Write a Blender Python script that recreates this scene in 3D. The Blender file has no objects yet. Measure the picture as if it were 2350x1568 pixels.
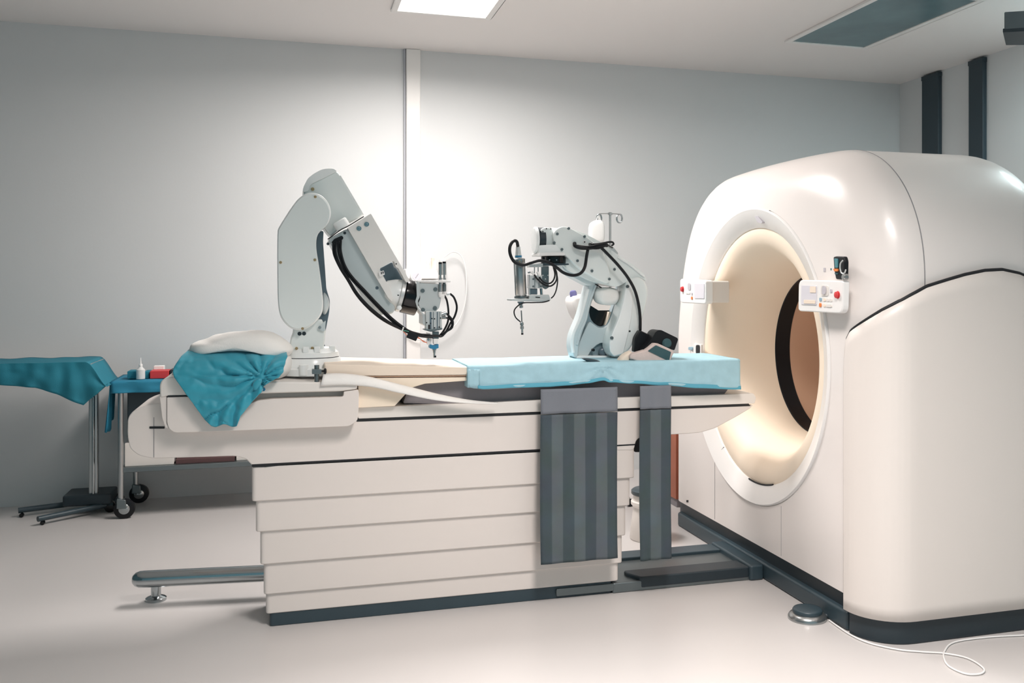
import bpy, bmesh, math, random
from mathutils import Vector, Matrix
from mathutils import noise as mnoise
C = bpy.context.scene.collection
random.seed(3)
# ---------------------------------------------------------------- camera, world, lights
EYE = 1.35; CX, HY, FPX = 1330.0, 653.0, 2190.0
YAW = math.atan2(CX-670.0, FPX); SN, CS = math.sin(YAW), math.cos(YAW)
cam = bpy.data.objects.new('camera', bpy.data.cameras.new('camera')); C.objects.link(cam)
cam.location = (0, 0, EYE); cam.rotation_euler = (math.pi/2, 0, -YAW)
cam.data.sensor_width = 36; cam.data.lens = 36*FPX/2350
cam.data.shift_x = (1175-CX)/2350; cam.data.shift_y = (HY-784)/2350
cam.data.clip_start = .05
bpy.context.scene.camera = cam
w = bpy.data.worlds.new('world'); bpy.context.scene.world = w; w.use_nodes = True
w.node_tree.nodes['Background'].inputs[0].default_value = (.24, .44, .50, 1)
w.node_tree.nodes['Background'].inputs[1].default_value = .62
vs = bpy.context.scene.view_settings
vs.view_transform = 'Standard'; vs.look = 'None'; vs.gamma = 1; vs.use_curve_mapping = False; vs.exposure = 0.25
ROOM_Z = 2.945; BACK = 6.541; RIGHT = 4.635
def area_lamp(name, x, y, z, sx, sy, power, col, spread=170):
    l = bpy.data.lights.new(name, 'AREA'); l.shape = 'RECTANGLE'; l.size = sx; l.size_y = sy
    l.energy = power; l.color = col; l.spread = math.radians(spread)
    o = bpy.data.objects.new(name, l); o.location = (x, y, z); C.objects.link(o); return o
area_lamp('ceiling_lamp', .84, 4.99, 2.90, .5, 1.15, 61, (1, .94, .905))
area_lamp('ceiling_lamp', 1.0, 1.65, 2.90, .5, 1.15, 63, (1, .925, .885), 120)
area_lamp('ceiling_lamp', 4.28, 3.9, 2.90, .5, .65, 34, (.78, .98, 1), 180)  # added lamp, lifts the dim right wall and ceiling

def at(px, py, X=None, Y=None, Z=None):
    u = (px-CX)/FPX; v = (HY-py)/FPX
    d = (SN+u*CS, CS-u*SN, v)
    t = X/d[0] if X is not None else Y/d[1] if Y is not None else (Z-EYE)/d[2]
    return Vector((d[0]*t, d[1]*t, EYE+d[2]*t))
# ---------------------------------------------------------------- materials
def lin(c):
    return tuple(((v/255)/12.92 if v/255 <= .04045 else ((v/255+.055)/1.055)**2.4) for v in c)+(1,)
def mat(name, rgb, rough=.5, metal=0., bump=0., bscale=200, coat=0., var=0., vscale=3, spec=.5, trans=0, alpha=1, sheen=0):
    m = bpy.data.materials.new(name); m.use_nodes = True; nt = m.node_tree; b = nt.nodes['Principled BSDF']
    b.inputs['Base Color'].default_value = lin(rgb); b.inputs['Roughness'].default_value = rough
    b.inputs['Metallic'].default_value = metal; b.inputs['Coat Weight'].default_value = coat
    b.inputs['Specular IOR Level'].default_value = spec; b.inputs['Transmission Weight'].default_value = trans
    b.inputs['Alpha'].default_value = alpha; b.inputs['Sheen Weight'].default_value = sheen
    tc = nt.nodes.new('ShaderNodeTexCoord')
    if bump:
        n = nt.nodes.new('ShaderNodeTexNoise'); n.inputs['Scale'].default_value = bscale; n.inputs['Detail'].default_value = 4
        bp = nt.nodes.new('ShaderNodeBump'); bp.inputs['Strength'].default_value = bump; bp.inputs['Distance'].default_value = .002
        nt.links.new(tc.outputs['Object'], n.inputs['Vector']); nt.links.new(n.outputs['Fac'], bp.inputs['Height']); nt.links.new(bp.outputs['Normal'], b.inputs['Normal'])
    if var:
        n = nt.nodes.new('ShaderNodeTexNoise'); n.inputs['Scale'].default_value = vscale; n.inputs['Detail'].default_value = 5
        r = nt.nodes.new('ShaderNodeValToRGB'); l = lin(rgb)
        r.color_ramp.elements[0].position = .3; r.color_ramp.elements[1].position = .7
        r.color_ramp.elements[0].color = tuple(x*(1-var) for x in l[:3])+(1,); r.color_ramp.elements[1].color = tuple(min(1, x*(1+var)) for x in l[:3])+(1,)
        nt.links.new(tc.outputs['Object'], n.inputs['Vector']); nt.links.new(n.outputs['Fac'], r.inputs['Fac']); nt.links.new(r.outputs['Color'], b.inputs['Base Color'])
    return m
M = {}
M['wall'] = mat('wall_paint', (217, 218, 218), .75, bump=.15, bscale=60, var=.015, vscale=1.2)
M['ceil'] = mat('ceiling_paint', (240, 235, 232), .85, bump=.1, bscale=80)
M['floor'] = mat('vinyl_floor', (203, 199, 197), .32, var=.02, vscale=.9, spec=.35)
M['trimw'] = mat('white_trim', (240, 237, 234), .5)
M['shell'] = mat('gantry_shell', (240, 233, 229), .3, coat=.15, var=.006, vscale=1)
M['cover'] = mat('gantry_cover', (231, 223, 217), .38, var=.008, vscale=1)
M['plastic'] = mat('white_plastic', (234, 228, 222), .38, var=.008, vscale=2)
M['plastic2'] = mat('bright_plastic', (244, 242, 240), .3)
M['tier'] = mat('cream_panel', (232, 223, 217), .45, var=.008, vscale=2)
M['tan'] = mat('tan_liner', (251, 234, 213), .5, var=.01, vscale=2)
M['tan2'] = mat('shaded_bore_liner', (220, 180, 152), .45)  # browner than the funnel liner, tunnel shade put into the colour
M['pad'] = mat('cream_pad', (243, 226, 208), .55)
M['dark'] = mat('slate_plinth', (52, 68, 76), .4, var=.06, vscale=6)
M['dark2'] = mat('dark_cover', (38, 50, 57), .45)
M['gap'] = mat('black_gap', (24, 26, 30), .6)
M['black'] = mat('black_rubber', (22, 23, 27), .42, spec=.3)
M['gloss'] = mat('gloss_black', (12, 13, 16), .16, coat=.1, spec=.35)
M['steel'] = mat('brushed_steel', (176, 178, 178), .28, metal=.9, bump=.08, bscale=120)
M['chrome'] = mat('polished_chrome', (170, 176, 178), .15, metal=1)
M['dsteel'] = mat('dull_steel', (118, 126, 128), .35, metal=.75)
M['alu'] = mat('milled_aluminium', (208, 210, 209), .38, metal=.4)
M['robot'] = mat('pale_robot_paint', (238, 243, 241), .3, coat=.25)
M['robotw'] = mat('white_robot_paint', (247, 249, 248), .28, coat=.2)
M['robotg'] = mat('shaded_robot_paint', (204, 214, 216), .3, coat=.3)  # robot paint toned down, shade put into the colour
M['robotd'] = mat('dark_and_shaded_casting', (92, 108, 118), .3, coat=.3)  # own tone of small parts, and shade painted on the rear casting
M['platew'] = mat('light_cover_plate', (243, 240, 236), .35)
M['teal'] = mat('teal_cloth', (44, 154, 176), .5, bump=.15, bscale=350, sheen=.3, var=.06, vscale=14)
M['tealdk'] = mat('deep_teal_cloth', (32, 124, 144), .8, bump=.4, bscale=250, var=.08, vscale=6)
M['blue'] = mat('pale_blue_sheet', (166, 204, 216), .8, bump=.3, bscale=400, var=.05, vscale=25)
M['bluedk'] = mat('blue_cloth', (38, 128, 158), .8, bump=.3, bscale=250)
M['white_cloth'] = mat('white_cloth', (245, 242, 238), .85, bump=.4, bscale=250)
M['greypad'] = mat('grey_fabric', (134, 130, 134), .85, bump=.4, bscale=300)
M['strap_lt'] = mat('pale_grey_webbing', (120, 124, 132), .85, bump=.4, bscale=500)
M['red'] = mat('red_plastic', (212, 62, 66), .45)
M['orange'] = mat('orange_plastic', (232, 130, 60), .5)
M['bluep'] = mat('blue_plastic', (46, 128, 170), .4)
M['paleblue'] = mat('pale_blue_button', (150, 180, 195), .5)
M['greyb'] = mat('grey_button', (196, 192, 198), .5)
M['screen'] = mat('pale_screen', (222, 219, 226), .3)
M['tealscr'] = mat('teal_screen', (70, 130, 140), .25)
M['beige'] = mat('beige_foam', (214, 196, 190), .8, bump=.3, bscale=200, var=.05, vscale=30)
M['tealpad'] = mat('dark_teal_pad', (50, 84, 90), .6)
M['brown'] = mat('brown_wood', (158, 92, 68), .55, var=.12, vscale=5)
M['brownbox'] = mat('brown_card', (92, 66, 66), .7)
M['clear'] = mat('clear_plastic', (236, 240, 242), .15, trans=.75, alpha=1)
M['frost'] = mat('frosted_bag', (246, 246, 244), .4, trans=.25)
M['violet'] = mat('violet_cap', (104, 104, 150), .35)
M['gold'] = mat('brass_fitting', (190, 160, 120), .3, metal=.8)
M['wire_orange'] = mat('orange_wire', (222, 120, 84), .5)
M['wire_green'] = mat('green_wire', (70, 160, 140), .5)
M['offlamp'] = mat('unlit_diffuser', (96, 122, 128), .25, var=.18, vscale=2.2)
M['web'] = mat('shaded_link_web', (132, 152, 160), .3, coat=.3)  # web toned darker to paint the shade inside the fork
M['duct'] = mat('slate_duct', (48, 62, 70), .5)
M['emit'] = mat('lit_diffuser', (255, 250, 244), .5)
_b = M['emit'].node_tree.nodes['Principled BSDF']; _b.inputs['Emission Color'].default_value = (1, .97, .93, 1); _b.inputs['Emission Strength'].default_value = 3.0
def stripes():                                                       # woven webbing in vertical bands
    m = mat('striped_webbing', (66, 82, 90), .9, bump=.5, bscale=500); nt = m.node_tree; b = nt.nodes['Principled BSDF']
    tc = nt.nodes.new('ShaderNodeTexCoord'); sp = nt.nodes.new('ShaderNodeSeparateXYZ'); nt.links.new(tc.outputs['Object'], sp.inputs[0])
    mu = nt.nodes.new('ShaderNodeMath'); mu.operation = 'MULTIPLY'; mu.inputs[1].default_value = 64.8; nt.links.new(sp.outputs['X'], mu.inputs[0])
    ad = nt.nodes.new('ShaderNodeMath'); ad.operation = 'ADD'; ad.inputs[1].default_value = 1.57; nt.links.new(mu.outputs[0], ad.inputs[0])
    si = nt.nodes.new('ShaderNodeMath'); si.operation = 'SINE'; nt.links.new(ad.outputs[0], si.inputs[0])
    r = nt.nodes.new('ShaderNodeValToRGB'); mp = nt.nodes.new('ShaderNodeMapRange'); mp.inputs['From Min'].default_value = -1
    nt.links.new(si.outputs[0], mp.inputs['Value']); nt.links.new(mp.outputs[0], r.inputs['Fac'])
    r.color_ramp.elements[0].position = .44; r.color_ramp.elements[1].position = .56
    r.color_ramp.elements[0].color = lin((58, 76, 84)); r.color_ramp.elements[1].color = lin((84, 97, 104))
    n = nt.nodes.new('ShaderNodeTexNoise'); n.inputs['Scale'].default_value = 9; n.inputs['Detail'].default_value = 6; nt.links.new(tc.outputs['Object'], n.inputs['Vector'])
    mx = nt.nodes.new('ShaderNodeMix'); mx.data_type = 'RGBA'; mx.blend_type = 'OVERLAY'; mx.inputs[0].default_value = .3
    nt.links.new(r.outputs['Color'], mx.inputs[6]); nt.links.new(n.outputs['Color'], mx.inputs[7])
    hs = nt.nodes.new('ShaderNodeHueSaturation'); hs.inputs['Saturation'].default_value = .7; nt.links.new(mx.outputs[2], hs.inputs['Color']); nt.links.new(hs.outputs[0], b.inputs['Base Color'])
    return m
M['stripe'] = stripes()
# ---------------------------------------------------------------- mesh helpers
def thing(name, loc, label, cat, group=None):
    o = bpy.data.objects.new(name, None); o.empty_display_size = .05; o.location = loc; C.objects.link(o)
    o['label'] = label; o['category'] = cat
    if group: o['group'] = group
    return o
def origin(p):
    v = Vector((0, 0, 0))
    while p is not None: v = v+p.location; p = p.parent
    return v
def obj(name, bm, m, parent=None, bevel=0, seg=3, smooth=True, loc=None, solid=0, sub=0, label=None, ang=35):
    bmesh.ops.remove_doubles(bm, verts=bm.verts, dist=1e-5)
    bmesh.ops.recalc_face_normals(bm, faces=bm.faces)
    off = origin(parent) if parent else Vector(loc or (0, 0, 0))
    for v in bm.verts: v.co -= off
    for f in bm.faces: f.smooth = smooth
    me = bpy.data.meshes.new(name); bm.to_mesh(me); bm.free(); me.materials.append(M[m] if isinstance(m, str) else m)
    me.set_sharp_from_angle(angle=math.radians(ang))
    o = bpy.data.objects.new(name, me); C.objects.link(o)
    if parent: o.parent = parent
    else: o.location = off
    if solid:
        s = o.modifiers.new('s', 'SOLIDIFY'); s.thickness = solid; s.offset = 0
    if bevel:
        b = o.modifiers.new('b', 'BEVEL'); b.width = bevel; b.segments = seg; b.limit_method = 'ANGLE'; b.angle_limit = math.radians(30); b.harden_normals = True
    if sub:
        s = o.modifiers.new('u', 'SUBSURF'); s.levels = sub; s.render_levels = sub
    if label: o['label'] = label
    return o
def tag(o, label, cat, group=None):
    o['label'] = label; o['category'] = cat
    if group: o['group'] = group
    return o
def struct(name, bm, m, **k):
    o = obj(name, bm, m, **k); o['kind'] = 'structure'; return o
def B(): return bmesh.new()
def box(x0, x1, y0, y1, z0, z1, bm=None):
    bm = bm or B()
    v = [bm.verts.new(p) for p in ((x0, y0, z0), (x1, y0, z0), (x1, y1, z0), (x0, y1, z0), (x0, y0, z1), (x1, y0, z1), (x1, y1, z1), (x0, y1, z1))]
    for f in ((0, 3, 2, 1), (4, 5, 6, 7), (0, 1, 5, 4), (1, 2, 6, 5), (2, 3, 7, 6), (3, 0, 4, 7)): bm.faces.new([v[i] for i in f])
    return bm
def prism(pts, axis, a, b, bm=None):
    """closed outline pts (2D) extruded along axis from a to b"""
    bm = bm or B()
    def mk(p, q):
        return {'X': (q, p[0], p[1]), 'Y': (p[0], q, p[1]), 'Z': (p[0], p[1], q)}[axis]
    A = [bm.verts.new(mk(p, a)) for p in pts]; D = [bm.verts.new(mk(p, b)) for p in pts]
    bm.faces.new(A); bm.faces.new(D[::-1]); n = len(pts)
    for i in range(n): bm.faces.new((A[i], A[(i+1) % n], D[(i+1) % n], D[i]))
    return bm
def rnd(pts, r, k=5):
    """fillet every corner of a closed outline with radius r (or list)"""
    out = []; n = len(pts)
    for i, p in enumerate(pts):
        ri = r[i] if isinstance(r, (list, tuple)) else r
        p = Vector(p); a = Vector(pts[i-1])-p; b = Vector(pts[(i+1) % n])-p
        if ri <= 0 or a.length < 1e-6 or b.length < 1e-6: out.append(tuple(p)); continue
        t = min(ri, a.length*.48, b.length*.48); pa = p+a.normalized()*t; pb = p+b.normalized()*t
        for j in range(k+1):
            s = j/k; out.append(tuple((1-s)**2*pa+2*s*(1-s)*p+s*s*pb))
    return out
def chaik(pts, n=2):
    for _ in range(n):
        q = []
        for i in range(len(pts)):
            a = Vector(pts[i]); b = Vector(pts[(i+1) % len(pts)]); q += [tuple(a*.75+b*.25), tuple(a*.25+b*.75)]
        pts = q
    return pts
def OY(pts, Y, off=(0, 0), s=1):
    """outline seen in the photograph -> (x,z) on the plane Y; off/s convert crop coordinates"""
    r = []
    for p in pts:
        q = at(off[0]+p[0]*s, off[1]+p[1]*s, Y=Y); r.append((q.x, q.z))
    return r
def OX(pts, X, off=(0, 0), s=1):
    r = []
    for p in pts:
        q = at(off[0]+p[0]*s, off[1]+p[1]*s, X=X); r.append((q.y, q.z))
    return r
def cyl(p0, p1, r0, r1=None, seg=28, bm=None, caps=True):
    bm = bm or B(); p0 = Vector(p0); p1 = Vector(p1); r1 = r0 if r1 is None else r1
    d = (p1-p0).normalized(); u = d.orthogonal().normalized(); v = d.cross(u)
    A, D = [], []
    for i in range(seg):
        t = 2*math.pi*i/seg; e = u*math.cos(t)+v*math.sin(t)
        A.append(bm.verts.new(p0+e*r0)); D.append(bm.verts.new(p1+e*r1))
    for i in range(seg): bm.faces.new((A[i], A[(i+1) % seg], D[(i+1) % seg], D[i]))
    if caps: bm.faces.new(A[::-1]); bm.faces.new(D)
    return bm
def lathe(p0, d, prof, seg=40, bm=None, u=None):
    """prof: list of (along, radius) along direction d from p0"""
    bm = bm or B(); p0 = Vector(p0); d = Vector(d).normalized(); u = d.orthogonal().normalized(); v = d.cross(u); rings = []
    for a, r in prof:
        rings.append([bm.verts.new(p0+d*a+(u*math.cos(2*math.pi*i/seg)+v*math.sin(2*math.pi*i/seg))*max(r, 1e-5)) for i in range(seg)])
    for A, D in zip(rings, rings[1:]):
        for i in range(seg): bm.faces.new((A[i], A[(i+1) % seg], D[(i+1) % seg], D[i]))
    bm.faces.new(rings[0][::-1]); bm.faces.new(rings[-1])
    return bm
def spline(P, n=8):
    P = [Vector(p) for p in P]
    if len(P) == 2: return [P[0].lerp(P[1], i/n) for i in range(n+1)]
    Q = [P[0]*2-P[1]]+P+[P[-1]*2-P[-2]]; out = []
    for i in range(1, len(Q)-2):
        a, b, c, d = Q[i-1:i+3]
        for j in range(n):
            t = j/n
            out.append(.5*((2*b)+(c-a)*t+(2*a-5*b+4*c-d)*t*t+(3*b-a-3*c+d)*t**3))
    out.append(P[-1]); return out
def tube(P, r, seg=12, n=8, bm=None, closed=False):
    bm = bm or B(); S = spline(P, n) if n else [Vector(p) for p in P]; rings = []; up = None
    for i, p in enumerate(S):
        t = (S[min(i+1, len(S)-1)]-S[max(i-1, 0)]).normalized()
        if up is None: up = t.orthogonal().normalized()
        up = (up-t*up.dot(t)).normalized(); v = t.cross(up)
        rings.append([bm.verts.new(p+(up*math.cos(2*math.pi*k/seg)+v*math.sin(2*math.pi*k/seg))*r) for k in range(seg)])
    for A, D in zip(rings, rings[1:]):
        for k in range(seg): bm.faces.new((A[k], A[(k+1) % seg], D[(k+1) % seg], D[k]))
    bm.faces.new(rings[0][::-1]); bm.faces.new(rings[-1]); return bm
def PY(pts, off=(0, 0), s=1):
    """list of (px, py, Y) -> world points"""
    return [at(off[0]+p[0]*s, off[1]+p[1]*s, Y=p[2]) for p in pts]
def inflate(pts, Y0, T, rings=9, wob=0, seed=0, p=.6):
    """soft body with outline pts (x,z) at depth Y0 and half thickness T"""
    bm = B(); n = len(pts); cx = sum(q[0] for q in pts)/n; cz = sum(q[1] for q in pts)/n; R = []
    for k in range(-rings, rings+1):
        t = k/rings*math.pi/2; s = max(math.cos(t), 0)**p; y = Y0+T*math.sin(t)
        if abs(k) == rings: R.append([bm.verts.new((cx, y, cz))]); continue
        row = []
        for q in pts:
            x = cx+(q[0]-cx)*s; z = cz+(q[1]-cz)*s
            dn = wob*mnoise.noise(Vector((x*9+seed, y*9, z*9)))+wob*.5*mnoise.noise(Vector((x*24+seed, y*24, z*24)))
            row.append(bm.verts.new((x, y+dn, z+dn*.6)))
        R.append(row)
    for A, D in zip(R, R[1:]):
        for i in range(n):
            if len(A) == 1: bm.faces.new((A[0], D[i], D[(i+1) % n]))
            elif len(D) == 1: bm.faces.new((A[i], A[(i+1) % n], D[0]))
            else: bm.faces.new((A[i], A[(i+1) % n], D[(i+1) % n], D[i]))
    return bm
def grid(rows, bm=None):
    bm = bm or B(); V = [[bm.verts.new(p) for p in r] for r in rows]
    for a, b in zip(V, V[1:]):
        for i in range(len(a)-1): bm.faces.new((a[i], a[i+1], b[i+1], b[i]))
    return bm
def bolt(px, py, Y, r, parent, m='dsteel', s=1, off=(0, 0), h=.006):
    p = at(off[0]+px*s, off[1]+py*s, Y=Y); bm = cyl(p+Vector((0, -h, 0)), p+Vector((0, .004, 0)), r, seg=14)
    cyl(p+Vector((0, -h-.0006, 0)), p+Vector((0, -h+.001, 0)), r*.5, seg=6, bm=bm)
    return obj('bolt', bm, m, parent, bevel=r*.15, seg=2)
# ================================================================ the room
struct('floor', box(-3.2, RIGHT+.2, -1.2, BACK+.2, -.1, 0), 'floor')
struct('ceiling', box(-3.2, RIGHT+.2, -1.2, BACK+.2, ROOM_Z, ROOM_Z+.1), 'ceil')
struct('wall_back', box(-3.2, RIGHT+.2, BACK, BACK+.1, 0, ROOM_Z), 'wall')
struct('wall_right', box(RIGHT, RIGHT+.1, -1.2, BACK, 0, ROOM_Z), 'wall')
struct('wall_left', box(-3.3, -3.2, -1.2, BACK, 0, ROOM_Z), mat('teal_bounce_wall', (96, 132, 142), .7))  # unseen wall, colour chosen to bounce teal light into the left side
struct('trim_1', box(.739, .835, BACK-.035, BACK, .0, ROOM_Z), 'trimw', bevel=.008)
struct('trim_2', box(.724, .737, BACK-.02, BACK, .0, ROOM_Z), mat('grey_joint', (176, 178, 184), .6), bevel=.003)
# ceiling panel lamps
def panel(x0, x1, y0, y1, lit, label):
    t = thing('ceiling_light', ((x0+x1)/2, (y0+y1)/2, ROOM_Z), label, 'ceiling light')
    bm = B(); f = .035
    for a in ((x0-f, x1+f, y0-f, y0), (x0-f, x1+f, y1, y1+f), (x0-f, x0, y0, y1), (x1, x1+f, y0, y1)): box(*a, ROOM_Z-.014, ROOM_Z, bm=bm)
    obj('frame', bm, 'trimw', t, bevel=.003)
    obj('diffuser', box(x0, x1, y0, y1, ROOM_Z-.008, ROOM_Z-.001), 'emit' if lit else 'offlamp', t)
panel(.585, 1.10, 4.42, 5.59, True, 'bright lit ceiling panel near the middle of the room')
panel(3.12, 3.66, 4.45, 5.56, False, 'unlit recessed grey ceiling panel above the scanner')
panel(.74, 1.26, 1.05, 2.25, True, 'lit ceiling panel nearer the viewer, above the near floor')
panel(4.02, 4.54, 3.55, 4.25, True, 'added light panel over the back of the scanner, brightening the right wall')  # added with its lamp to brighten the right side, no known fixture
# slate ducts on the right wall
for y0, y1, zt, lab in ((6.024, 6.219, 2.93, 'dark slate wall duct nearer the back corner, left of two'), (5.545, 5.694, 2.93, 'dark slate wall duct farther from the back corner, right of two')):
    t = thing('wall_duct', (RIGHT, (y0+y1)/2, 1.3), lab, 'wall duct', 'slate ducts on the right wall')
    obj('channel', box(RIGHT-.035, RIGHT, y0, y1, .4, zt), 'duct', t, bevel=.006)
    obj('end_cap', box(RIGHT-.038, RIGHT, y0-.003, y1+.003, zt-.03, zt+.004), 'duct', t, bevel=.004)
t = thing('ceiling_unit', (3.95, 4.2, ROOM_Z), 'dark box unit hanging under the ceiling at the right edge', 'ceiling unit')
obj('housing', prism([(3.50, 4.06), (3.70, 4.27), (4.5, 4.0), (4.5, 3.5)], 'Z', 2.66, 2.75), mat('grey_housing', (92, 102, 106), .5), t, bevel=.006)
obj('front_panel', prism([(3.495, 4.065), (3.70, 4.28), (4.5, 4.005), (4.5, 3.49)], 'Z', 2.645, 2.665), 'dark2', t, bevel=.003)
obj('drop_rod', cyl((4.1, 4.0, 2.74), (4.1, 4.0, ROOM_Z), .03), 'dsteel', t)

# ================================================================ CT scanner
GC = Vector((0, 4.07, 1.015)); GY0, GY1, GZ0, GZ1, GR = 3.07, 5.07, .14, 1.905, .52; FX = 2.07
scanner = thing('ct_scanner', (2.55, 4.07, 0), 'large rounded white CT scanner with tan bore and slate plinth', 'medical scanner')
def prof(th):
    dy, dz = -math.cos(th), math.sin(th)
    lo, hi = 0, 3
    def inside(y, z):
        if y < GY0 or y > GY1 or z < GZ0: return False
        z = z-.05*(1-((y-4.07)/1.0)**2)
        if z > GZ1-.02: return False
        for yc, s in ((GY0+GR, -1), (GY1-GR, 1)):
            if (y-yc)*s > 0 and z > GZ1-.02-GR:
                e = 2.15
                if (abs(y-yc)/GR)**e+((z-(GZ1-.02-GR))/GR)**e > 1: return False
        return True
    for _ in range(40):
        m = (lo+hi)/2
        if inside(GC.y+dy*m, GC.z+dz*m): lo = m
        else: hi = m
    return GC.y+dy*lo, GC.z+dz*lo
NG = 240
cor = sorted(set([2*math.pi*i/NG for i in range(NG)]+[math.atan2(GZ0-GC.z, -(y-GC.y)) % (2*math.pi) for y in (GY0, GY1)]))
PR = [prof(t) for t in cor]
def sm(a, b, x): x = max(0, min(1, (x-a)/(b-a))); return x*x*(3-2*x)
def section(X, ds, dt, r=None):
    out = []
    for y, z in PR:
        k = ds*(1+1.0*sm(1.05, 1.7, z)); yy = GC.y+(y-GC.y)*(1.0-k)/1.0
        h = GZ1-GC.z; zz = GC.z+(z-GC.z)*(h-dt)/h if z > GC.z else z
        out.append((X, yy, zz))
    return out
def circ(X, r): return [(X, GC.y-math.cos(t)*r, GC.z+math.sin(t)*r) for t in cor]
def ringmesh(secs, bm=None):
    bm = bm or B(); R = [[bm.verts.new(p) for p in s] for s in secs]; n = len(cor)
    for a, b in zip(R, R[1:]):
        for i in range(n): bm.faces.new((a[i], a[(i+1) % n], b[(i+1) % n], b[i]))
    return bm
secs = [circ(FX+.03, .685), circ(FX, .695)]
K = 12
for k in range(K+1):
    f = math.pi/2*k/K; secs.append(section(FX+.20*(1-math.cos(f)), .14*(1-math.sin(f)), .24*(1-math.sin(f))))
secs += [section(x, 0, 0) for x in (2.4, 2.55, 2.7, 2.8)]
for k in range(1, K+1):
    f = math.pi/2*k/K; secs.append(section(2.8+.28*math.sin(f), .14*(1-math.cos(f)), .26*(1-math.cos(f))))
secs += [circ(3.08, .40), circ(3.02, .386)]
obj('housing', ringmesh(secs), 'shell', scanner, ang=60)
obj('bore_ring', ringmesh([circ(FX+.04, .692), circ(FX-.004, .692), circ(FX-.010, .686), circ(FX-.006, .678), circ(FX+.024, .604), circ(FX+.032, .600), circ(FX+.06, .60), circ(FX+.06, .69)]), 'plastic2', scanner, ang=60)
obj('bore_funnel', ringmesh([circ(FX+.035, .602), circ(FX+.030, .590), circ(FX+.034, .555), circ(FX+.05, .525), circ(FX+.09, .488), circ(FX+.15, .452), circ(FX+.22, .422), circ(FX+.28, .402), circ(FX+.325, .39), circ(FX+.335, .3865)]), 'tan', scanner, ang=60)
obj('scan_window', ringmesh([circ(FX+.334, .386), circ(FX+.338, .382), circ(FX+.415, .382), circ(FX+.42, .386)]), 'black', scanner, label='black scan window band inside the bore')
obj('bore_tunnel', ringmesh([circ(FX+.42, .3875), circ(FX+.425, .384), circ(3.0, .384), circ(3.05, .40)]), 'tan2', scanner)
obj('funnel_seam', tube([(FX+.026, GC.y+.6*math.sin(a), GC.z-.6*math.cos(a)) for a in [(-.28+.05*i) for i in range(9)]], .004, seg=8, n=2), 'gap', scanner)
# seams on the housing
def seam(P, r=.0018, m=None, n=6): return obj('panel_seam', tube(P, r, seg=8, n=n), m or M['seam'], scanner)
M['seam'] = mat('seam_grey', (140, 138, 140), .6)
seam([(FX-.004, 4.07+.69*math.sin(.62), 1.015-.69*math.cos(.62)), (FX+.026, 4.07+.6*math.sin(.62), 1.015-.6*math.cos(.62))], .002)
yb = 4.07+.69*math.sin(.62)
seam([(FX, yb, 1.015-.69*math.cos(.62)), (FX, yb, .15)], .0014)
seam([(FX, 3.78, .37), (FX, 3.78, .15)], .0010)
idx = [i for i, (y, z) in enumerate(PR) if y < 4.0 and z > 1.33]
S1 = section(FX+.215, 0, 0); sp = sorted([S1[i] for i in idx], key=lambda p: p[2]+max(0, p[1]-3.3)*3)
sp = [(x+.10*sm(1.9, 1.3, z) if False else x, y-.0, z) for x, y, z in sp if y < 3.95]
seam(sp, .0022, n=1)
# lower wrap-around side cover
def cover_path(off):
    r = .16; P = []; P.append((FX-off, 3.245)); P.append((FX-off, 3.235))
    cx, cy = FX+r, 3.07+r-.0
    for k in range(0, 13):
        a = math.pi/2*k/12; P.append((cx-(r+off)*math.cos(a), cy-(r+off)*math.sin(a)))
    for k in range(1, 22): P.append((cx+k*.0355, cy-(r+off)))
    for k in range(1, 9):
        a = math.pi/2*k/8*.9; P.append((cx+.7455+.1*math.sin(a), cy-(r+off)+.1*(1-math.cos(a))))
    return P
CP = cover_path(.016)
zs = [(0, 1.02), (.006, 1.09), (.015, 1.135), (.04, 1.168), (.1, 1.205), (.17, 1.25), (.27, 1.305), (.34, 1.338), (.43, 1.362), (.51, 1.382), (.60, 1.398), (.68, 1.402), (.76, 1.388), (.88, 1.345), (1.0, 1.27), (1.3, 1.05)]
def zt(s):
    for (a, za), (b, zb) in zip(zs, zs[1:]):
        if s <= b:
            t = (s-a)/(b-a); t = max(0, t); return za+(zb-za)*t
    return zs[-1][1]
fine = []
for a, b in zip(CP, CP[1:]):
    for j in range(4): fine.append((a[0]+(b[0]-a[0])*j/4, a[1]+(b[1]-a[1])*j/4))
fine.append(CP[-1]); s = 0; cum = [0]
for a, b in zip(fine, fine[1:]): s += math.dist(a, b); cum.append(s)
rows = []
for k in range(0, 25):
    f = k/24
    rows.append([(x, y, .092+(zt(c)-.092)*f+0) for (x, y), c in zip(fine, cum)])
obj('side_cover', grid(rows), 'cover', scanner, solid=.018, bevel=0, ang=70)
edge = [(x, y-.004 if x > FX+.1 else y, zt(c)+.006) for (x, y), c in zip(fine, cum)]
obj('cover_gap', tube([(FX-.012, 3.2445, 1.0)]+edge, .0062, seg=8, n=1), 'gap', scanner)
obj('cover_gap', tube([(FX-.014, 3.2465, .10), (FX-.014, 3.2465, 1.02)], .0022, seg=8), M['seam'], scanner)
# plinth
pp = [(x, y) for x, y in cover_path(.012)][:36]
foot = [(FX+.022, 4.94), (FX+.022, 3.25)]+[(x+.006, y+.006) for x, y in pp[2:]]+[(3.02, 3.12), (3.02, 5.0), (2.2, 5.04), (2.1, 5.0)]
obj('plinth', prism(foot, 'Z', 0.0, .145), 'dark2', scanner, bevel=.006)
obj('plinth_kick', prism([(FX-.004, 3.252), (FX+.06, 3.252), (FX+.06, 4.98), (FX+.02, 4.98), (FX-.004, 4.955)], 'Z', 0.0, .075), 'dark', scanner, bevel=.012)
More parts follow.
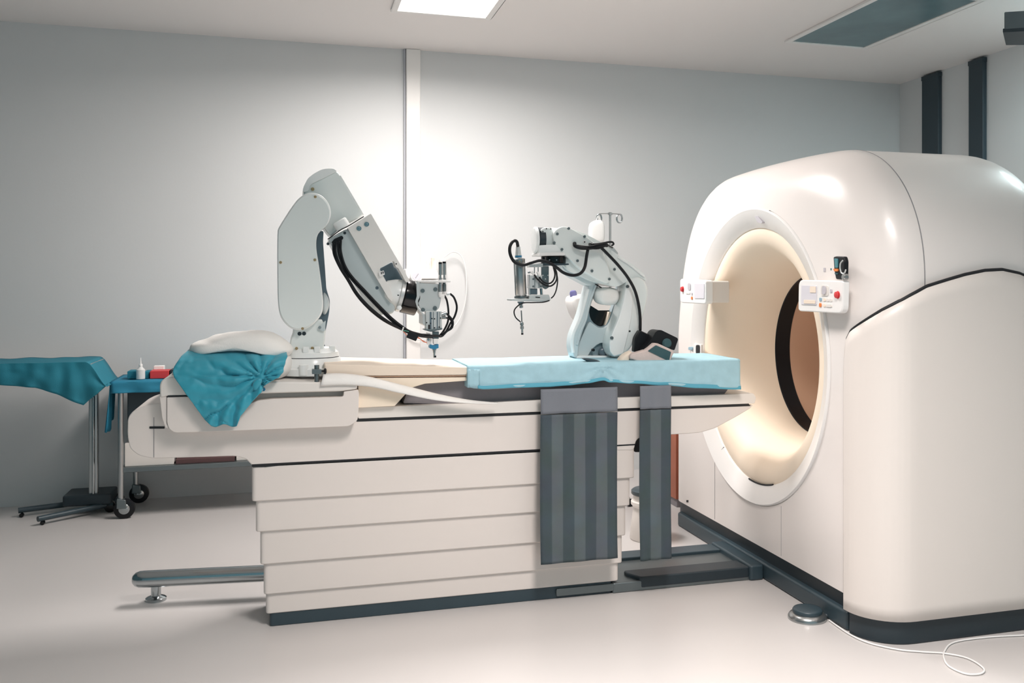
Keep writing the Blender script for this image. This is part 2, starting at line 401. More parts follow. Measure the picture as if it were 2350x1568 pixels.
# face details
def plateX(name, pts, X, t, m, parent, r=0, bev=.002, off=(0, 0), s=1, label=None):
    q = OX(pts, X, off, s); q = rnd(q, r) if r else q
    return obj(name, prism(q, 'X', X, X+t), m, parent, bevel=bev, label=label)
c3 = dict(off=(1520, 320), s=830/2244)
slot = plateX('intercom_slot', [(570, 475), (590, 475), (622, 515), (612, 523), (590, 515)], FX+.0, .02, 'greyb', scanner, .008, .002, **c3)
plateX('sensor_plate', [(192, 1270), (240, 1270), (240, 1338), (192, 1338)], FX-.006, .012, 'plastic2', scanner, .01, .002, **c3)
plateX('sensor_slot', [(207, 1276), (229, 1276), (229, 1332), (207, 1332)], FX-.010, .010, 'gap', scanner, .014, .001, **c3)
plateX('guide_button', [(160, 1288), (185, 1288), (185, 1308), (160, 1308)], FX-.012, .014, 'paleblue', scanner, .01, .002, **c3)
plateX('indicator', [(999, 797), (1011, 797), (1011, 822), (999, 822)], FX-.002, .006, 'greyb', scanner, .002, .0005, **c3)
plateX('indicator', [(1042, 800), (1048, 800), (1048, 812), (1042, 812)], FX-.002, .006, 'tealscr', scanner, .001, .0005, **c3)
plateX('seam_strip', [(190, 1060), (192, 1060), (178, 1270), (176, 1270)], FX-.001, .004, M['seam'], scanner, 0, .0003, **c3)
plateX('access_screw', [(1575, 1148), (1579, 1148), (1579, 1153), (1575, 1153)], FX-.002, .004, 'gap', scanner, .001, .0003)
# control panels
c4 = dict(off=(1540, 560), s=440/2350)
pr = thing('tmp', (0, 0, 0), '', ''); bpy.data.objects.remove(pr)
XR = 2.015
pan = plateX('control_panel', [(1562, 440), (2095, 452), (2110, 470), (2098, 855), (1575, 825), (1556, 800)], XR, .03, 'plastic2', scanner, .03, .008, label='right-hand control panel', **c4)
obj('mount_arm', box(XR+.02, FX+.02, 3.30, 3.42, 1.27, 1.36), 'plastic', pan, bevel=.006)
def on(name, pts, m, r=.004, X=XR, t=.004, par=None): return plateX(name, pts, X-t+.001, t, m, par, r, .0008, **c4)
on('screen', [(1595, 508), (1780, 512), (1778, 750), (1592, 742)], 'screen', .006, par=pan)
on('icon_strip', [(1700, 520), (1770, 522), (1770, 600), (1700, 598)], M['pad'], .003, X=XR-.004, t=.002, par=pan)
on('icon_strip', [(1625, 685), (1765, 690), (1765, 735), (1625, 730)], M['pad'], .003, X=XR-.004, t=.002, par=pan)
on('jog_pad', [(1835, 505), (1925, 508), (1922, 640), (1832, 635)], 'plastic', .012, par=pan)
on('jog_button', [(1845, 512), (1892, 514), (1892, 622), (1843, 620)], 'greyb', .015, X=XR-.004, par=pan)
on('button', [(1945, 555), (1968, 556), (1968, 598), (1945, 597)], 'greyb', .004, par=pan)
on('button', [(1815, 660), (1840, 661), (1840, 702), (1815, 701)], 'paleblue', .003, par=pan)
on('button', [(1812, 725), (1838, 726), (1837, 775), (1811, 774)], 'orange', .006, par=pan)
for bx, by, bw in ((1862, 665, 28), (1905, 667, 28), (1945, 669, 22), (1862, 735, 28), (1900, 738, 65)):
    on('button', [(bx, by), (bx+bw, by+1), (bx+bw, by+38), (bx, by+37)], M['pad'] if bx == 1862 else M['plastic'], .004, par=pan)
p = at(1540+2045*.1872, 560+625*.1872, X=XR)
obj('stop_button', lathe((XR+.002, p.y, p.z), (-1, 0, 0), [(0, .015), (.003, .015), (.004, .010), (.008, .013), (.012, .012), (.014, .005)], seg=24), 'red', pan)
XL = 1.93
panl = plateX('control_panel', [(108, 440), (128, 425), (415, 445), (425, 465), (425, 715), (412, 738), (130, 722), (110, 705)], XL, .04, 'plastic2', scanner, .025, .006, label='left-hand control panel', **c4)
obj('mount_arm', prism(rnd(OX([(150, 450), (425, 455), (425, 722), (150, 712)], XL+.02, **c4), .01), 'X', XL+.03, FX+.01), 'plastic', panl, bevel=.012)
def onl(name, pts, m, r=.004): return plateX(name, pts, XL-.003, .004, m, panl, r, .0008, **c4)
onl('screen', [(285, 485), (405, 487), (403, 670), (285, 668)], 'screen', .006)
onl('jog_button', [(203, 480), (236, 482), (236, 570), (203, 566)], 'greyb', .012)
onl('button', [(246, 598), (260, 599), (260, 628), (246, 627)], 'greyb', .003)
onl('button', [(243, 645), (260, 646), (260, 682), (243, 681)], 'orange', .005)
onl('button', [(180, 590), (230, 592), (230, 615), (180, 613)], 'plastic', .004)
p = at(1540+145*.1872, 560+555*.1872, X=XL)
obj('stop_button', lathe((XL+.002, p.y, p.z), (-1, 0, 0), [(0, .015), (.003, .015), (.004, .010), (.008, .013), (.012, .012), (.014, .005)], seg=24), 'red', panl)
# handset hung on the scanner
hs = thing('handset', at(1928, 615, X=2.04), 'small black handheld remote with orange key above the right control panel', 'remote')
plateX('body', [(1912, 590), (1918, 588), (1936, 589), (1939, 600), (1938, 640), (1930, 642), (1918, 641), (1914, 620)], 2.03, .018, 'black', hs, .006, .004)
plateX('screen', [(1914, 593), (1922, 594), (1922, 615), (1916, 615)], 2.026, .006, 'tealscr', hs, .004, .0008)
plateX('orange_key', [(1912, 617), (1922, 617), (1922, 623), (1914, 623)], 2.025, .006, 'orange', hs, .003, .0008)
plateX('grey_key', [(1915, 626), (1922, 627), (1922, 630), (1916, 630)], 2.026, .006, 'tealpad', hs, .002, .0008)
obj('strap_loop', tube([at(1932+a, 613+b, X=2.022) for a, b in ((2, -15), (-3, -8), (-4, 0), (-3, 8), (0, 14), (6, 14), (9, 6))], .0028, seg=8), 'alu', hs)
q = at(1937, 636, X=2.02); obj('knob', lathe(q+Vector((.012, 0, 0)), (-1, 0, 0), [(0, .013), (.014, .013), (.018, .009)], seg=24), 'steel', hs)
# floor cable and footswitch
fs = thing('foot_switch', at(1855, 1418, Z=0), 'round grey foot switch with dark pedal on the floor by the scanner', 'foot switch')
c0 = at(1853, 1420, Z=0)
def ell(c, a, n=40, k=1): return [(c.x+a*math.cos(2*math.pi*i/n), c.y+a*k*math.sin(2*math.pi*i/n)) for i in range(n)]
obj('base', lathe(c0, (0, 0, 1), [(0, .078), (.012, .078), (.022, .070), (.026, .060)], seg=48), 'steel', fs, ang=50)
obj('pedal', lathe(c0+Vector((0, 0, .024)), (0, 0, 1), [(0, .058), (.012, .060), (.018, .056), (.020, .045)], seg=48), 'dark', fs, ang=50)
obj('cable_boot', cyl(c0+Vector((.070, -.02, .012)), c0+Vector((.11, -.045, .010)), .010, .006), 'dark2', fs)
cb = tube([at(a, b, Z=.0045) for a, b in ((1903, 1424), (1948, 1455), (1994, 1476), (2060, 1491), (2110, 1496), (2167, 1500), (2220, 1511), (2256, 1533), (2252, 1546), (2217, 1547), (2180, 1531), (2167, 1513), (2168, 1494), (2191, 1474), (2266, 1463), (2350, 1458), (2420, 1452))], .0032, n=10)
tag(obj('floor_cable', cb, 'plastic2', loc=(2.2, 3.1, 0)), 'thin pale cable looping over the floor from the foot switch', 'cable')
# ================================================================ patient table
YT0, YT1 = 3.90, 4.28
tb = thing('patient_table', (.65, 4.09, 0), 'long cream scanner table with stepped panel base and slate plinth', 'patient table')
body = [(822, 966), (1729, 930), (1722, 938), (1690, 957), (1640, 984), (1605, 994), (1541, 998), (1475, 1001), (1460, 1010), (1455, 1034), (1240, 1035), (580, 1070), (572, 1062), (565, 1054), (540, 1047), (350, 1053), (318, 1046), (298, 1030), (292, 1000), (293, 960), (304, 944), (330, 931), (365, 925), (700, 905)]
obj('body', prism(rnd(OY(body, YT0), [0, 0]+[.02]*7+[.015]*9+[.02]*5+[0]), 'Y', YT0, YT1), 'tier', tb, bevel=.014, seg=4)
bx = at(1733, 906, Y=YT0)
rail = OY([(815, 935), (1100, 925), (1240, 918), (1540, 909), (1728, 903), (1734, 912), (1731, 926), (822, 961)], YT0)
obj('top_rail', prism(rnd(rail, .006), 'Y', YT0-.006, YT1), 'plastic', tb, bevel=.006)
obj('rail_gap', prism(OY([(818, 958), (1715, 923), (1722, 932), (818, 968)], YT0), 'Y', YT0-.002, YT1-.02), 'gap', tb, bevel=.001)
obj('body_slot', prism(rnd(OY([(343, 979), (378, 979), (378, 984), (343, 984)], YT0), .002), 'Y', YT0-.002, YT0+.01), 'gap', tb)
obj('body_seam', prism(OY([(352.5, 958), (354, 958), (354, 1050), (352.5, 1050)], YT0), 'Y', YT0-.0012, YT0+.01), M['seam'], tb)
obj('body_gap', prism(OY([(578, 1066), (1240, 1031), (1458, 1019), (1458, 1022), (1240, 1035.5), (640, 1067), (610, 1072), (578, 1072)], YT0), 'Y', YT0-.001, YT1-.02), 'gap', tb, bevel=.0005)
tiers = [(578, 1457, 1071, 1152, 3.902), (587, 1447, 1152, 1222, 3.914), (597, 1437, 1222, 1297, 3.926), (605, 1429, 1297, 1366, 3.938), (610, 1420, 1366, 1411, 3.95)]
for i, (xl, xr, y0, y1, Y) in enumerate(tiers):
    a = at(xl, y0, Y=Y); b = at(xl, y1, Y=Y); x1 = at(xr, 1100, Y=Y).x
    zb = b.z if i < 4 else .052
    e = .012 if i == 0 else 0
    bm = prism(rnd([(a.x, Y), (x1, Y), (x1, YT1-.012*i), (a.x, YT1-.012*i)], .018), 'Z', zb, a.z+(.02 if i else -.002))
    obj('tier_panel', bm, 'tier', tb, bevel=.005, seg=3)
obj('table_plinth', prism(rnd([(-.085, 3.955), (1.34, 3.955), (1.34, 4.24), (-.085, 4.24)], .015), 'Z', 0, .054), 'dark', tb, bevel=.004)
a = at(1255, 1366, Y=3.95); b = at(1403, 1345, Y=3.95)
obj('plinth_plate', prism(rnd([(1.085, .012), (1.345, .012), (1.345, .043), (1.085, .043)], .008), 'Y', 3.944, 3.96), 'dsteel', tb, bevel=.002)
# dark pivot bracket behind
obj('pivot_bracket', prism(rnd(OY([(1440, 1001), (1475, 1001), (1475, 1038), (1457, 1038), (1457, 1015)], 3.95), .004), 'Y', 3.95, 4.2), 'gap', tb, bevel=.002)
# bridge to the scanner
obj('bridge_plate', prism(rnd([(1.34, 3.945), (FX-.006, 3.945), (FX-.006, 4.33), (1.34, 4.33)], .01), 'Z', 0, .045), 'dsteel', tb, bevel=.006)
obj('bridge_cover', prism(rnd([(1.47, 3.943), (1.43, 4.02), (1.43, 4.06), (1.99, 4.06), (2.0, 3.943)], .012), 'Z', .012, .062), 'dark2', tb, bevel=.008)
obj('bridge_side', prism([(1.33, 4.25), (FX-.01, 4.25), (FX-.01, 4.36), (1.33, 4.36)], 'Z', 0, .06), 'dark', tb, bevel=.005)
obj('bridge_flange', prism(rnd([(FX-.075, 3.93), (FX-.005, 3.93), (FX-.005, 4.36), (FX-.075, 4.36)], .015), 'Z', 0, .07), 'dark', tb, bevel=.01)
# foot rail
r0 = at(322, 1330, Z=.105); r1 = at(612, 1316, Z=.105)
d = (r1-r0).normalized()
obj('foot_rail', lathe(r0-d*.033, d, [(0, .004), (.004, .018), (.014, .028), (.03, .034), (.05, .035), ((r1-r0).length+.08, .035)], seg=32), 'chrome', tb, ang=60)
fp = at(358, 1378, Z=0)
ob = obj('rail_foot', lathe(fp, (0, 0, 1), [(0, .042), (.012, .042), (.016, .036), (.022, .020), (.09, .020)], seg=28), 'chrome', tb, ang=40)
# shroud box
YB = 3.835
sc_ = dict(off=(280, 740), s=680/2350)
box_o = [(298, 500), (310, 465), (350, 440), (400, 432), (1000, 470), (1860, 480), (1880, 560), (1876, 700), (1868, 780), (1800, 825), (700, 868), (420, 876), (350, 840), (318, 760)]
obj('shroud_core', prism(rnd(OY([(x, y+8 if y < 500 else y) for x, y in box_o], YB, **sc_), .025), 'Y', YB+.055, YT1+.02), 'tier', tb, bevel=.012)
lid = [(298, 500), (310, 465), (350, 440), (400, 432), (1000, 468), (1860, 478), (1872, 530), (1750, 548), (1080, 566), (1000, 572), (520, 582), (362, 586), (300, 600)]
obj('shroud_lid', prism(rnd(OY(lid, YB, **sc_), .02), 'Y', YB, YT1+.01), 'plastic', tb, bevel=.010)
low = [(356, 598), (362, 592), (520, 590), (1000, 650), (1080, 620), (1200, 608), (1755, 592), (1760, 550), (1872, 534), (1880, 560), (1876, 700), (1868, 780), (1800, 825), (700, 868), (420, 876), (375, 850), (356, 800)]
obj('shroud_panel', prism(rnd(OY(low, YB, **sc_), [.01]*7+[.003]*2+[.012]*8), 'Y', YB, YB+.2), 'tier', tb, bevel=.007)
obj('end_cap', prism(rnd(OY([(298, 590), (352, 590), (352, 800), (372, 850), (345, 835), (318, 760)], YB, **sc_), .004), 'Y', YB+.006, YT1), 'tier', tb, bevel=.01)
obj('lid_slot', prism(OY([(362, 583), (528, 580), (528, 590), (362, 594)], YB, **sc_), 'Y', YB-.002, YB+.03), 'gap', tb, bevel=.0008)
p = at(280+1122*.2894, 740+532*.2894, Y=YB); obj('lid_button', cyl(p+Vector((0, -.003, 0)), p+Vector((0, .01, 0)), .007), 'bluep', tb, bevel=.001)
# cradle and pad
obj('cradle', prism(rnd(OY([(822, 868), (1072, 866), (1072, 874), (975, 881), (948, 889), (934, 901), (906, 932), (824, 936), (822, 936)], 3.87), .004), 'Y', 3.87, 4.27), 'tan', tb, bevel=.004)
obj('cradle_lip', prism(rnd(OY([(745, 836), (1075, 843), (1075, 861), (745, 864)], 3.862), .006), 'Y', 3.862, 4.262), 'pad', tb, bevel=.008)
obj('cradle_line', prism(OY([(745, 865), (1074, 862), (1074, 864), (745, 867)], 3.864), 'Y', 3.868, 4.25), 'tan2', tb)
obj('under_pad', prism(rnd(OY([(935, 899), (950, 888), (980, 880), (1080, 868), (1690, 868), (1660, 908), (1240, 921), (1090, 928), (925, 926)], 3.92), .008), 'Y', 3.92, 4.26), 'greypad', tb, bevel=.01)
# white loose band sweeping over the cradle
top = [(742, 858), (790, 858), (850, 866), (930, 886), (1010, 906), (1080, 919), (1142, 925)]
bot = [(735, 886), (790, 884), (850, 888), (920, 903), (1000, 919), (1080, 926), (1142, 927)]
T = spline([at(a, b, Y=3.85) for a, b in top], 8); D = spline([at(a, b, Y=3.828) for a, b in bot], 8)
rows = []
for k in range(7):
    f = k/6; rows.append([a.lerp(b, f)+Vector((0, -.016*math.sin(math.pi*f)*(1-i/len(T)), 0)) for i, (a, b) in enumerate(zip(T, D))])
tag(obj('white_band', grid(rows), 'white_cloth', solid=.004, loc=(.3, 3.85, .9), ang=80), 'white cloth band sweeping from the clamp down to the table rail', 'cloth band')
# rail clamp
cl = thing('rail_clamp', at(727, 878, Y=3.80), 'small steel rail clamp with black knob on the table shroud', 'clamp')
a = at(727, 838, Y=3.85); b = at(727, 879, Y=3.85)
obj('post', cyl(a, b, .0095), 'dsteel', cl, bevel=.001)
obj('clamp_block', prism(rnd(OY([(716, 848), (738, 848), (738, 859), (716, 859)], 3.832), .002), 'Y', 3.832, 3.866), 'dsteel', cl, bevel=.003)
p = at(738, 852, Y=3.848); obj('knob', lathe(p, (1, 0, 0), [(0, .004), (.008, .004), (.010, .010), (.016, .011), (.019, .006)], seg=16), 'black', cl)
# ================================================================ pale blue sheet over the mattress
mt = thing('mattress', (1.3, 4.06, .9), 'long table mattress under the pale blue sheet', 'mattress')
mt['label'] = 'white mattress under the pale blue sheet on the scanner table'
obj('foam', box(.722, 1.895, 3.88, 4.235, .955, 1.008), 'white_cloth', mt, bevel=.012)
obj('mattress_seam', tube([(.722, 3.878, .975), (1.895, 3.878, .975)], .0025, n=2), 'greypad', mt)
edgeb = [(1073, 888), (1090, 891), (1110, 893), (1200, 889), (1250, 886), (1300, 882), (1345, 877), (1382, 871), (1398, 876), (1450, 880), (1520, 885), (1600, 889), (1698, 891)]
xs = [at(a, b, Y=3.855).x for a, b in edgeb]; zb_ = [at(a, b, Y=3.855).z for a, b in edgeb]
def interp(x, X, Z):
    for i in range(len(X)-1):
        if x <= X[i+1]: t = (x-X[i])/(X[i+1]-X[i]); t = max(0, min(1, t)); t = t*t*(3-2*t); return Z[i]+(Z[i+1]-Z[i])*t
    return Z[-1]
NX = 150; rows = []; X0, X1 = xs[0], xs[-1]; ZT = 1.0155
knot = at(1382, 838, Y=3.86)
def fold(x, z):
    d1 = .5*mnoise.noise(Vector((x*6, z*14, 3)))+.35*mnoise.noise(Vector((x*22, z*22, 7)))
    kk = math.hypot(x-knot.x, (z-knot.z)*1.2); ang_ = math.atan2(z-knot.z, x-knot.x)
    return .005*d1+.009*math.exp(-kk*13)*math.sin(ang_*7)
for j, (kind, f) in enumerate([('far', 1), ('far', .5)]+[('top', f) for f in (1, .85, .7, .55, .4, .25, .12, .05)]+[('cor', a) for a in (0, .35, .7, 1)]+[('fr', f) for f in (.05, .12, .2, .3, .4, .5, .6, .7, .78, .84, .88, .92, .96, 1)]):
    row = []
    for i in range(NX+1):
        x = X0+(X1-X0)*i/NX; zb2 = interp(x, xs, zb_)
        if kind == 'far': p = (x, 4.246, ZT-.05*f)
        elif kind == 'top': p = (x, 3.868+(4.243-3.868)*f, ZT+.002+.5*abs(fold(x, f*.4))+.002*mnoise.noise(Vector((x*5, f*4, 0))))
        elif kind == 'cor': a = f*math.pi/2; p = (x, 3.868-.012*math.sin(a), ZT-.012*(1-math.cos(a))+.002)
        else:
            z = ZT-.012+(zb2-ZT+.012)*f
            p = (x, 3.856-abs(fold(x, z))*1.4-.004*f-(.004 if .84 < f < .97 else 0)*(1), z)
        row.append(p)
    rows.append(row)
sheet = B(); grid(rows, sheet)
for xe in (X0, X1):
    s_ = 1 if xe == X1 else -1
    rr = [[(xe+.0*s_, 3.856+(4.246-3.856)*i/12, ZT-((.115 if s_ > 0 else .085)*k/6)) for i in range(13)] for k in range(7)]; grid(rr, sheet)
sh = obj('bed_sheet', sheet, 'blue', solid=.003, loc=(1.3, 3.86, .95), ang=75)
tag(sh, 'pale blue sheet draped over the scanner table mattress', 'sheet')
M['hem'] = mat('shaded_sheet_hem', (92, 168, 190), .8, bump=.3, bscale=300)  # fold shading of the hem painted as a darker blue
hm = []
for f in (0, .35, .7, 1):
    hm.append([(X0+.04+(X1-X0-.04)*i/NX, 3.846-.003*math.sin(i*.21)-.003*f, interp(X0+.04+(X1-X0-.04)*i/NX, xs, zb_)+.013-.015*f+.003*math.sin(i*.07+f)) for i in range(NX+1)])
obj('sheet_hem', grid(hm), 'hem', sh, solid=.002, label='folded hem of the sheet with fold shading painted darker')
fl = grid([[at(a, 848+b*42, Y=3.846-.006*math.sin(a*.5)) for a in (1073, 1080, 1087, 1094, 1101)] for b in (0, .25, .5, .75, 1)])
o = obj('folded_corner', fl, 'blue', sh, solid=.003)
# hanging restraint straps
def strap(name, px0, px1, zb, zs_, label):
    xa, xb = at(px0, 1100, Y=3.83).x, at(px1, 1100, Y=3.83).x
    t = thing(name, ((xa+xb)/2, 3.83, zb), label, 'strap', 'grey straps hanging from the table')
    def surf(z0, z1, n, amp):
        rows = []
        for j in range(n+1):
            z = z0+(z1-z0)*j/n; f = j/n; row = []
            for i in range(25):
                x = xa+(xb-xa)*i/24; c = .003*math.sin((x-xa)/(xb-xa)*math.pi*5)*f+.010*mnoise.noise(Vector((x*4, z*3, 1)))*f
                row.append((x+amp*math.sin(f*3)*.5, 3.832-c-.004*f, z+.006*math.sin((x-xa)/(xb-xa)*math.pi)*f*0))
            rows.append(row)
        return grid(rows)
    obj('strap_webbing', surf(zs_, zb, 50, -.006), 'stripe', t, solid=.006, ang=80)
    obj('strap_top', surf(.915, zs_+.004, 8, 0), 'strap_lt', t, solid=.005, ang=80, label='paler upper band of the strap')
    return t
strap('restraint_strap', 1241, 1417, .19, .808, 'wide grey striped strap hanging over the front of the scanner table')
strap('restraint_strap', 1469, 1540, .168, .812, 'narrow grey strap hanging between the table base and the scanner')
# ================================================================ pillow bundle on the table
t = inflate(chaik(OY([(392, 868), (398, 845), (430, 815), (520, 800), (600, 798), (655, 806), (671, 822), (669, 850), (655, 866), (600, 876), (500, 880), (430, 878)], 3.97), 2), 3.97, .125, wob=.012, seed=4, p=.45)
tag(obj('lower_pillow', t, 'white_cloth', loc=(-.2, 4.0, .98), ang=80), 'white bundle wrapped in teal drape beneath the top pillow', 'pillow')
t = inflate(chaik(OY([(434, 801), (440, 786), (470, 780), (492, 768), (540, 758), (600, 758), (645, 770), (676, 798), (670, 812), (650, 819), (600, 806), (540, 804), (500, 808), (445, 818), (436, 812)], 3.96), 2), 3.965, .125, wob=.009, seed=9, p=.36)
tag(obj('pillow', t, 'white_cloth', loc=(-.2, 4.0, 1.06), ang=80), 'plump white pillow resting on top of the teal drape', 'pillow')
RW = [(800, 442, 648, 4.1), (804, 432, 655, 3.95), (808, 428, 657, 3.885), (818, 416, 660, 3.848), (830, 408, 655, 3.822), (842, 400, 652, 3.812), (854, 396, 650, 3.806), (866, 400, 640, 3.803), (875, 406, 622, 3.80), (886, 414, 606, 3.798), (900, 424, 600, 3.797), (914, 434, 586, 3.797), (928, 444, 574, 3.798), (942, 454, 562, 3.80), (955, 464, 552, 3.802), (966, 473, 548, 3.804), (977, 484, 543, 3.806)]
rows = []; kx, ky = 598, 866
def fine_rows(R, n):
    out = []
    for a, b in zip(R, R[1:]):
        for j in range(n): f = j/n; out.append(tuple(a[k]+(b[k]-a[k])*f for k in range(4)))
    out.append(R[-1]); return out
for (y, xl, xr, Y) in fine_rows(RW, 4):
    row = []
    for i in range(81):
        u = i/80; x = xl+(xr-xl)*u; dx, dy = x-kx, y-ky; r = math.hypot(dx, dy*1.3); an = math.atan2(dy*1.3, dx)
        amp = .014*math.exp(-abs(r-50)/110)*min(1, r/18)
        e = amp*math.sin(an*6.5+.9*math.sin(r*.03))+.010*mnoise.noise(Vector((x*.022, y*.022, 0)))+.003*mnoise.noise(Vector((x*.06, y*.06, 5)))
        dl = ((x-485)*(882-952)-(y-952)*(598-485))/-133.0; below = 1/(1+math.exp(-(dl-3)/2.2)) if x < 600 else 0
        e = e*(1-below)+below*(-.016+.010*math.sin(x*.19+y*.04)+.006*mnoise.noise(Vector((x*.08, y*.08, 9))))
        e -= .012*math.exp(-(r/14)**2)
        yy = y+(3*math.sin(u*9) if y > 970 else 0)
        if y < 812: e *= .3
        row.append(at(x+1.5*mnoise.noise(Vector((y*.1, u, 2)))*(1 if i in (0, 80) else 0), yy, Y=Y-abs(e)*1.3-e*.4))
    rows.append(row)
dr = obj('teal_drape', grid(rows), 'teal', solid=.004, loc=(-.2, 3.8, .9), ang=80)
tag(dr, 'crumpled teal surgical drape hanging over the head end of the table', 'drape')
kn = inflate(chaik(OY([(580, 878), (592, 866), (602, 868), (600, 880), (594, 894), (584, 898), (578, 890)], 3.785), 2), 3.785, .012, wob=.006, seed=2)
obj('drape_knot', kn, 'teal', dr, ang=80)
# ================================================================ small things on the mattress
p = at(1358, 828, Z=1.024)
t = inflate(chaik(OY([(1332, 821), (1350, 822), (1372, 826), (1384, 834), (1360, 834), (1342, 828)], 3.90), 2), 3.90, .02, p=.5)
tag(obj('paddle', t, 'dark', loc=p), 'flat dark slate paddle lying on the blue sheet', 'paddle')
t = inflate(chaik(OY([(1412, 836), (1420, 818), (1440, 805), (1450, 806), (1446, 822), (1436, 836)], 3.95), 2), 3.95, .03, wob=.004)
tag(obj('cloth_wedge', t, 'pad', loc=(1.3, 3.95, 1.02)), 'small cream cloth wedge between the right robot and the head holder', 'cloth')
hh = thing('head_holder', at(1500, 834, Y=3.92), 'black padded head holder with beige foam side near the scanner', 'head holder')
c7 = dict(off=(1400, 720), s=360/2350)
obj('rear_pad', prism(rnd(OY([(430, 245), (470, 262), (645, 345), (620, 420), (560, 560), (340, 575), (350, 480), (355, 380), (375, 330)], 4.0, **c7), .01), 'Y', 3.985, 4.022), 'black', hh, bevel=.01)
obj('front_pad', prism(rnd(OY([(690, 262), (755, 240), (1010, 365), (1020, 390), (965, 550), (930, 540), (720, 450), (660, 450), (600, 500), (480, 560), (560, 470), (640, 350)], 3.93, **c7), .01), 'Y', 3.93, 4.018), 'black', hh, bevel=.012)
p = at(1400+850*.1532, 720+445*.1532, Y=3.928); obj('pad_button', lathe(p+Vector((0, .01, 0)), (0, -1, 0), [(0, .022), (.012, .022), (.018, .015)], seg=24), 'tealpad', hh)
obj('foam_side', prism(rnd(OY([(300, 635), (330, 600), (420, 580), (540, 545), (600, 500), (665, 442), (720, 446), (925, 540), (965, 575), (895, 735), (480, 740), (350, 690), (302, 680)], 3.90, **c7), .006), 'Y', 3.90, 3.945), 'beige', hh, bevel=.006)
obj('teal_inset', prism(rnd(OY([(690, 475), (915, 575), (885, 710), (570, 560)], 3.896, **c7), .004), 'Y', 3.896, 3.92), 'tealpad', hh, bevel=.002)
# ================================================================ left robot arm
c1 = dict(off=(560, 360), s=540/1568)
rl = thing('robot_arm', (.07, 4.1, .98), 'larger pale robot arm at the pillow end of the table, reaching right and down', 'robot arm', 'robot arms on the scanner table')
def P1(pts, Y): return OY(pts, Y, **c1)
cc = at(711, 850, Y=4.1)
zb0 = at(711, 868, Y=4.06).z
obj('base_flange', lathe((cc.x+.01, 4.08, .985), (0, 0, 1), [(0, .150), (.026, .150), (.030, .145)], seg=64), 'robotw', rl, ang=40)
for a in range(15, 360, 60):
    v = Vector((math.cos(math.radians(a)), math.sin(math.radians(a)), 0))
    obj('base_lug', lathe(Vector((cc.x+.01, 4.08, .990))+v*.142, (0, 0, 1), [(0, .018), (.040, .018), (.042, .014)], seg=20), 'robotw', rl)
obj('turntable', lathe((cc.x, 4.08, 1.012), (0, 0, 1), [(0, .128), (.034, .124), (.040, .118)], seg=64), 'robotw', rl, ang=40)
obj('turntable_gap', lathe((cc.x, 4.08, 1.050), (0, 0, 1), [(0, .116), (.005, .116)], seg=64), 'gap', rl)
obj('swivel_disc', lathe((cc.x, 4.08, 1.055), (0, 0, 1), [(0, .118), (.018, .114), (.024, .106), (.034, .098)], seg=64), 'robotw', rl, ang=40)
for a in (-50, -25, 20): 
    v = Vector((math.sin(math.radians(a+40)), -math.cos(math.radians(a+40)), 0))*.100
    obj('swivel_lug', box(cc.x+v.x-.012, cc.x+v.x+.012, 4.08+v.y-.012, 4.08+v.y+.012, 1.075, 1.100), 'robotw', rl, bevel=.004)
obj('shoulder', prism(rnd(P1([(330, 1120), (520, 1080), (545, 1150), (535, 1262), (520, 1292), (330, 1292), (302, 1278), (310, 1215), (325, 1180)], 4.0), .01), 'Y', 4.0, 4.16), 'robot', rl, bevel=.012)
obj('rear_casting', prism(rnd(P1([(430, 540), (490, 500), (530, 493), (526, 570), (540, 760), (548, 880), (572, 960), (566, 1040), (545, 1150), (528, 1240), (545, 1262), (500, 1262), (480, 1150)], 4.06), .01), 'Y', 4.045, 4.17), 'robotd', rl, bevel=.012)  # white casting, its shade painted in with the dark colour
obj('rear_bulge', inflate(chaik(P1([(520, 900), (545, 905), (570, 960), (565, 1010), (540, 1060), (515, 1040)], 4.08), 2), 4.06, .05), 'robotg', rl)
obj('gusset', prism(rnd(P1([(490, 1140), (545, 1090), (540, 1160), (520, 1165)], 3.99), .004), 'Y', 3.99, 4.1), 'robotg', rl, bevel=.004)
upo = [(220, 500), (232, 465), (340, 300), (380, 262), (420, 240), (460, 236), (510, 250), (550, 285), (575, 330), (582, 380), (570, 430), (545, 465), (500, 500), (482, 545), (482, 620), (500, 720), (520, 880), (530, 970), (525, 1035), (500, 1080), (450, 1130), (390, 1158), (330, 1155), (285, 1125), (245, 1075), (228, 1010), (222, 900)]
up = obj('upper_arm', prism(chaik(P1(upo, 3.96), 2), 'Y', 3.965, 4.06), 'robotw', rl, bevel=.006)
ci = [(0.966*(x-385)+385 if x < 385 else .955*(x-385)+385, .978*(y-700)+700) for x, y in upo]
obj('arm_cover', prism(chaik(P1(ci, 3.955), 2), 'Y', 3.957, 3.975), 'robot', up, bevel=.002)
for b_ in ((475, 267), (244, 704), (472, 687), (390, 1145)): bolt(*b_, 3.957, .0055, rl, 'gold', c1['s'], c1['off'], h=.003)
for b_ in ((350, 1277), (455, 1275)): bolt(*b_, 4.0, .006, rl, 'gold', c1['s'], c1['off'])
for b_ in ((370, 1179), (400, 1178)): bolt(*b_, 4.0, .008, rl, 'dark2', c1['s'], c1['off'], h=.002)
bolt(505, 1137, 3.99, .006, rl, 'steel', c1['s'], c1['off'])
obj('elbow', prism(rnd(P1([(390, 238), (440, 185), (617, 98), (640, 125), (798, 392), (640, 478), (575, 533), (545, 495), (480, 400)], 4.06), .012), 'Y', 4.04, 4.20), 'robot', rl, bevel=.012)
